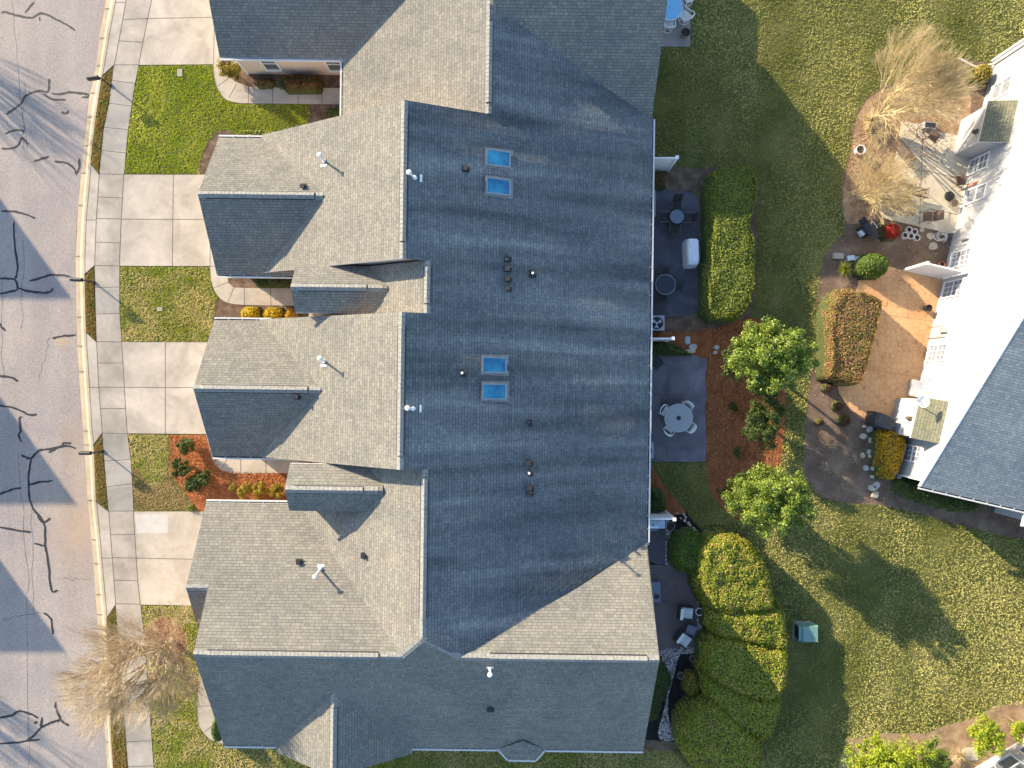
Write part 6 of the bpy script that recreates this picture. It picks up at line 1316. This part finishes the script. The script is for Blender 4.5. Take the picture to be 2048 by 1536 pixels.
# ---- top patio table set
round_table('patio_table', 'bright blue glass topped round table cut off by the top edge of the picture', 1339.5, 15, .68, .72, M['bluetop'], M['white'], .02, rim=M['white'])
def ringchair(lab, px, py, rz):
    X, Y = P(px, py, .5); o = thing('swivel_chair', lab, 'chair', (X, Y, .05), rz, 'white swivel chairs at the blue table'); b = MB()
    b.path([(.27 * math.cos(t_), .27 * math.sin(t_) - .03, .03) for t_ in [i * 2 * math.pi / 20 for i in range(20)]], .018, 5, closed=True)
    for k in range(4): a = k * math.pi / 2 + .78; b.tube((0, -.03, .12), (.27 * math.cos(a), .27 * math.sin(a) - .03, .04), .016, n=5)
    b.tube((0, -.03, .08), (0, -.03, .40), .03, n=8); b.build('swivel_base', M['white'], o)
    s_ = MB(); s_.box((0, .0, .42), (.50, .48, .03)); s_.build('seat', M['cushion'], o)
    f = MB(); f.path([(-.29, .30, .60), (-.29, -.05, .64), (-.27, -.30, .78), (-.15, -.42, .90), (.15, -.42, .90), (.27, -.30, .78), (.29, -.05, .64), (.29, .30, .60)], .024, 6); f.build('armrest', M['white'], o)
    k = MB(); k.face([(-.22, -.26, .45), (.22, -.26, .45), (.17, -.41, .88), (-.17, -.41, .88)]); k.face([(-.17, -.42, .88), (.17, -.42, .88), (.22, -.28, .45), (-.22, -.28, .45)]); k.build('backrest', M['cushion'], o)
ringchair('white swivel chair at the lower right of the blue table', 1370, 31, math.radians(50)); ringchair('white swivel chair straight below the blue table', 1338, 47, math.radians(2)); ringchair('white swivel chair at the right of the blue table cut off by the top edge', 1378, -6, math.radians(115))

# ------------------------------------------------------------------ tan patio furniture
def g_at(px, py, h=.4): return P(px, py, h)
X, Y = P(1847, 265, .7); o = thing('patio_table', 'round bronze table frame with an open wheel shaped top on the tan patio', 'table', (X, Y, .05), .3)
b = MB(); b.path([(.39 * math.cos(t_), .39 * math.sin(t_), .70) for t_ in [i * 2 * math.pi / 28 for i in range(28)]], .02, 6, closed=True)
for k in range(4): a = k * math.pi / 2; b.tube((0, 0, .70), (.39 * math.cos(a), .39 * math.sin(a), .70), .014, n=5)
b.lathe((0, 0, .68), [(.06, 0), (.06, .03)], 10); b.build('tabletop', M['bronze'], o)
for k in range(4): a = k * math.pi / 2 + .4; l = MB(); l.tube((.3 * math.cos(a), .3 * math.sin(a), .69), (.36 * math.cos(a), .36 * math.sin(a), 0), .018, n=5); l.build('leg', M['bronze'], o)
for px, py, rz, lb in ((1868, 273, -40, 'brown sling chair beside the wheel topped table'), (1792, 413, 130, 'brown sling chair at the left corner of the tan patio'), (1856, 433, 88, 'brown cushioned chair nearest the red shrub on the tan patio'), (1920, 361, -80, 'brown sling chair against the white house wall')):
    X, Y = P(px, py, .45); chair('patio_chair', lb, X, Y, math.radians(rz), M['sling'], M['bronze'], 'brown chairs on the tan patio', z=.05, s=1.02)
X, Y = P(1833, 383, .4); o = thing('bench', 'wide slatted bronze bench in the middle of the tan patio', 'bench', (X, Y, .05), math.radians(-13)); b = MB()
for k in range(8): b.box((0, -.22 + k * .062, .42), (1.05, .045, .02))
b.build('seat', M['bronze'], o); b = MB()
for k in range(6): b.box((0, -.28 - k * .018, .48 + k * .065), (1.05, .02, .05))
b.build('backrest', M['bronze'], o)
for sx in (-.5, .5):
    a_ = MB(); a_.path([(sx, .24, .42), (sx, .24, .60), (sx, -.28, .62)], .018, 5); a_.build('armrest', M['bronze'], o)
    for sy in (-.24, .24): l = MB(); l.tube((sx, sy, .42), (sx * 1.03, sy * 1.1, 0), .018, n=5); l.build('leg', M['bronze'], o)
X, Y = P(1810, 305, .4); o = thing('lounge_bed', 'long slatted lounger under the bare twigs on the tan patio', 'sun lounger', (X, Y, .05), math.radians(-52)); b = MB()
for k in range(20): b.box((-.75 + k * .075, 0, .34), (.055, .52, .018))
b.build('seat', M['sling'], o)
for sy in (-.28, .28):
    r_ = MB(); r_.tube((-.82, sy, .34), (.78, sy, .34), .02, n=6); r_.build('frame', M['bronze'], o)
    for sx in (-.7, .65): l = MB(); l.tube((sx, sy, .34), (sx, sy, 0), .018, n=5); l.build('leg', M['bronze'], o)
round_table('side_table', 'tiny round bronze side table between two chairs on the tan patio', 1824.5, 425, .21, .45, M['bronze'], M['bronze']); round_table('side_table', 'tiny round bronze side table beside the black umbrella base', 1910, 406, .19, .45, M['bronze'], M['bronze'])
X, Y = P(1897, 393); o = thing('umbrella_base', 'black round umbrella base near the white wall', 'umbrella base', (X, Y, .05)); b = MB(); b.lathe((0, 0, 0), [(.26, 0), (.26, .05), (.20, .08), (.04, .10)], 22); b.build('base', M['black'], o); b = MB(); b.tube((0, 0, .08), (0, 0, .45), .025, n=8); b.build('tube', M['black'], o)
X, Y = P(1906, 388); o = thing('folded_umbrella', 'folded orange umbrella leaning from the black base to the wall', 'umbrella', (X, Y, .1), math.radians(25)); b = MB(); b.tube((0, 0, .35), (1.1, .1, 1.5), .018, n=6); b.build('pole', M['bronze'], o); b = MB(); b.tube((.35, .03, .72), (1.15, .1, 1.56), .05, .10, 10); b.build('canopy', M['terracotta'], o)
pot('planter', 'pale round stone planter in the leaf litter beside the tan patio', 1722, 299, .26, .42, M['whitepot'], rimw=.04); pot('planter', 'black pot beside the peach patio against the white wall', 1857, 616, .19, .34, M['black'], z=.05); pot('planter', 'small terracotta pot behind the slanted white fence', 1885, 528, .16, .30, M['terracotta'])
X, Y = P(1861, 250, .3); o = thing('storage_crate', 'grey framed crate with a dark inside above the tan patio', 'crate', (X, Y, 0), -.1); b = MB(); b.box((0, 0, .15), (.64, .34, .3)); b.build('body', M['greycab'], o); b = MB(); b.box((0, 0, .306), (.55, .25, .012)); b.build('inside', M['black'], o)
simple_box('stool', 'black plastic stool at the corner of the upper storage closet', 'stool', 1940, 303, .45, .34, .42, M['black'], -.3, .3)
X, Y = P(1738, 457, .8); o = thing('gas_grill', 'black gas grill with a bright handle at the left of the red shrub', 'grill', (X, Y, 0), math.radians(-52)); b = MB()
b.box((0, 0, .42), (.62, .45, .62)); b.build('cabinet', M['black'], o); b = MB()
for k in range(8):
    a0, a1 = math.pi * k / 8, math.pi * (k + 1) / 8; b.face([(-.36, -.26 * math.cos(a0), .80 + .20 * math.sin(a0)), (.36, -.26 * math.cos(a0), .80 + .20 * math.sin(a0)), (.36, -.26 * math.cos(a1), .80 + .20 * math.sin(a1)), (-.36, -.26 * math.cos(a1), .80 + .20 * math.sin(a1))])
for x_ in (-.36, .36): b.face([(x_, -.26 * math.cos(math.pi * k / 8), .80 + .20 * math.sin(math.pi * k / 8)) for k in range(9)][::(1 if x_ > 0 else -1)])
ld = b.build('hood', M['black'], o); k_ = MB(); k_.path([(-.2, .20, 1.0), (-.2, .27, 1.02), (.2, .27, 1.02), (.2, .20, 1.0)], .016, 6); k_.build('handle', M['white'], ld)
for sx in (-.52, .52): b = MB(); b.box((sx, 0, .78), (.30, .42, .03)); b.build('side_shelf', M['black'], o)
b = MB(); b.box((0, -.30, .45), (.30, .18, .30)); b.build('gas_tank', M['whitecover'], o)
for i, (x_, y_) in enumerate(((1819, 459), (1830, 463), (1811, 470), (1823, 472), (1835, 475))):
    pot('plant_pot', ('white pot at the upper left of the cluster of five', 'white pot at the upper right of the cluster of five', 'white pot at the left end of the cluster of five', 'white pot in the middle of the cluster of five', 'white pot at the right end of the cluster of five')[i], x_, y_, .165, .30, M['whitepot'], group='white pots beside the red shrub', rimw=.03)
slab('paving_stone', 'pale slab under the white pots', 1808, 472, 10, 7, M['concrete2'])
hs = MB(); X, Y = P(1880, 474)
pts = [(X + (.28 + .05 * math.sin(t * 1.7)) * math.cos(t) + .10 * math.sin(t * .31), Y + (.20 + .06 * math.cos(t * 2.3)) * math.sin(t) + .06 * math.cos(t * .47), .03 + .004 * t) for t in [i * .35 for i in range(110)]]
hs.path(pts, .014, 4); tag(hs.build('garden_hose', M['whitepot']), 'pale tangled garden hose lying below the tan patio', 'hose')
slab('paving_stone', 'tan paving stone lying left of the tangled hose', 1860, 472, 8, 8, M['stone'], h=.05); slab('paving_stone', 'tan paving stone lying just below the tangled hose', 1866, 492, 9, 8, M['stone'], h=.05); slab('paving_stone', 'narrow tan stone against the tan patio edge', 1843, 459, 5, 6, M['stone'], h=.05)
simple_box('utility_box', 'pale flat utility box left of the spiky grass clump', 'utility box', 1674, 513, .52, .30, .22, M['concrete2'], -.05); simple_box('utility_box', 'pale green utility box, the left one of the close pair', 'utility box', 1699, 517, .36, .26, .2, M['greenpale'] if 'greenpale' in M else M['whitecover'], .1); simple_box('utility_box', 'pale green utility box nearest the round boxwood ball', 'utility box', 1712, 519, .26, .22, .2, M['whitecover'], -.1)
simple_box('utility_cover', 'teal green utility cover at the lawn edge near the top of the white house', 'utility cover', 2008, 122, .38, .24, .08, M['teal'] if 'teal' in M else M['green_box'])
# slanted white privacy fence at the peach patio
A_, B_ = P(1808, 540), P(1876, 555.5); ang = math.atan2(B_[1] - A_[1], B_[0] - A_[0]); Lf = math.hypot(B_[0] - A_[0], B_[1] - A_[1])
o = thing('privacy_fence', 'tall white privacy fence slanting out from the white house above the peach patio', 'fence', (*A_, 0), ang); b = MB()
for i in range(int(Lf / .15)): b.box((.08 + i * .15, 0, 1.04), (.142, .03, 1.96))
b.build('panel', M['white'], o)
for z_ in (2.05, .1): r_ = MB(); r_.box((Lf / 2, 0, z_), (Lf, .08, .09)); r_.build('rail', M['white'], o)
for x_ in (0, Lf): r_ = MB(); r_.box((x_, 0, 1.08), (.13, .13, 2.16)); r_.box((x_, 0, 2.18), (.17, .17, .05)); r_.build('post', M['white'], o)
# satellite dish on the lower closet
dl = wl(*P(1846, 803, 3.2)); c_, s_ = math.cos(WR), math.sin(WR); X, Y = WO[0] + dl[0] * c_ - dl[1] * s_, WO[1] + dl[0] * s_ + dl[1] * c_
o = thing('satellite_dish', 'white satellite dish mounted on the small olive roof of the lower storage closet', 'satellite dish', (X, Y, 2.6)); b = MB(); b.tube((0, 0, 0), (0, 0, .55), .025, n=8); b.build('mast', M['galv'], o)
b = MB(); b.lathe((0, 0, .58), [(0, 0), (.12, .012), (.22, .04), (.29, .075), (.30, .075), (.22, .03), (.12, 0), (0, -.012)], 26); b.build('reflector', M['white'], o); b = MB(); b.tube((0, 0, .55), (-.34, .06, .72), .014, n=5); b.box((-.36, .06, .75), (.09, .08, .07)); b.build('feed_arm', M['galv'], o)
simple_box('bin', 'low grey glass cold frame on the ground under the small square window', 'cold frame', 1829, 777, .55, .85, .4, M['galv'], WR, .2)
for i, (x_, y_, r_, lb) in enumerate([(1728, 853, 4, 'small pale stone at the top of the stone line'), (1738, 858, 8, 'broad flat orange brown stone nearest the covered grill'), (1726, 872, 8, 'orange tan stone at the left of the line'), (1740, 880, 7, 'long pale grey stone at the top right of the line'), (1738, 904, 6, 'grey stone in the upper middle of the line'), (1741, 910, 6, 'brown speckled stone touching the yellow hedge'), (1724, 911, 7, 'yellowish stone left of the brown speckled one'), (1731, 936, 6, 'pale yellow round stone in the middle of the line'), (1744, 936, 5, 'purplish brown stone beside the pale yellow one'), (1743, 953, 5, 'dull grey green stone below the purplish one'), (1751, 970, 8, 'large pinkish white stone near the lower end'), (1743, 976, 8, 'large mossy grey stone near the lower end'), (1749, 989, 10, 'long orange stone at the very end of the line')]):
    slab('field_stone', lb, x_, y_, r_ * .9, r_ * (1.0 if i % 3 else .7), (M['stone'], M['stone_grey'], M['stone'])[i % 3], 'field stone', 'field stones beside the yellow hedge', .14, i * .7)
simple_box('spotlight_box', 'small white fixture at the lower left corner of the white house', 'light fixture', 1797, 955, .22, .12, .3, M['whitepot'], .4, .2)

# ------------------------------------------------------------------ fallen leaves and chips (nobody could count them)
def litter(name, polys, dens, size, mat, lab, z=.03):
    p = np.concatenate([fill(q, dens) for q in polys]); n = len(p); nr = np.tile(np.array([0, 0, 1.0]), (n, 1))
    V, Fc = leaf_quads(np.stack([p[:, 0], p[:, 1], np.full(n, z) + rng.random(n) * .02], 1), nr, size, .35); o = np_mesh(name, V, Fc, mat); o['kind'] = 'stuff'; o['label'] = lab; return o
M['dead_leaf'] = leaf_mat('dead_leaf', [(0.2, (0.16, 0.07, 0.03)), (0.5, (0.36, 0.20, 0.10)), (0.8, (0.62, 0.46, 0.30))], .1, .8)
M['straw_needle'] = leaf_mat('straw_needle', [(0.2, (0.22, 0.07, 0.028)), (0.5, (0.40, 0.16, 0.07)), (0.8, (0.60, 0.34, 0.18))], .1, .8)
bedp = smooth_poly(PP(BED), 2)
litter('fallen_leaves', [bedp], 26, .032, M['dead_leaf'], 'brown fallen leaves and bark chips in the beds by the white house')
litter('fallen_leaves', [PP([(1704, 250), (1724, 216), (1790, 172), (1930, 160), (1900, 300), (1800, 430), (1740, 440), (1694, 448), (1694, 346)])], 150, .034, M['dead_leaf'], 'thick brown leaf litter under the bare straw coloured tree', .05)
litter('fallen_leaves', [PP([(1310, 120), (1700, 60), (1700, 640), (1310, 330)]), PP([(1600, 1010), (2040, 1090), (2040, 1400), (1600, 1440)])], 3.5, .03, M['dead_leaf'], 'scattered fallen leaves on the back lawn', .07)
litter('pine_straw', [PP([(1412, 660), (1520, 645), (1566, 740), (1568, 880), (1540, 1000), (1500, 1040), (1444, 1014), (1414, 950)]), PP([(337, 871), (412, 870), (446, 941), (580, 946), (580, 1003), (418, 1004), (396, 1020), (352, 962), (340, 930)])], 220, .035, M['straw_needle'], 'loose orange pine straw on the beds')
litter('fallen_leaves', [ring], 260, .03, M['dead_leaf'], 'bark chips in the round mulch ring')
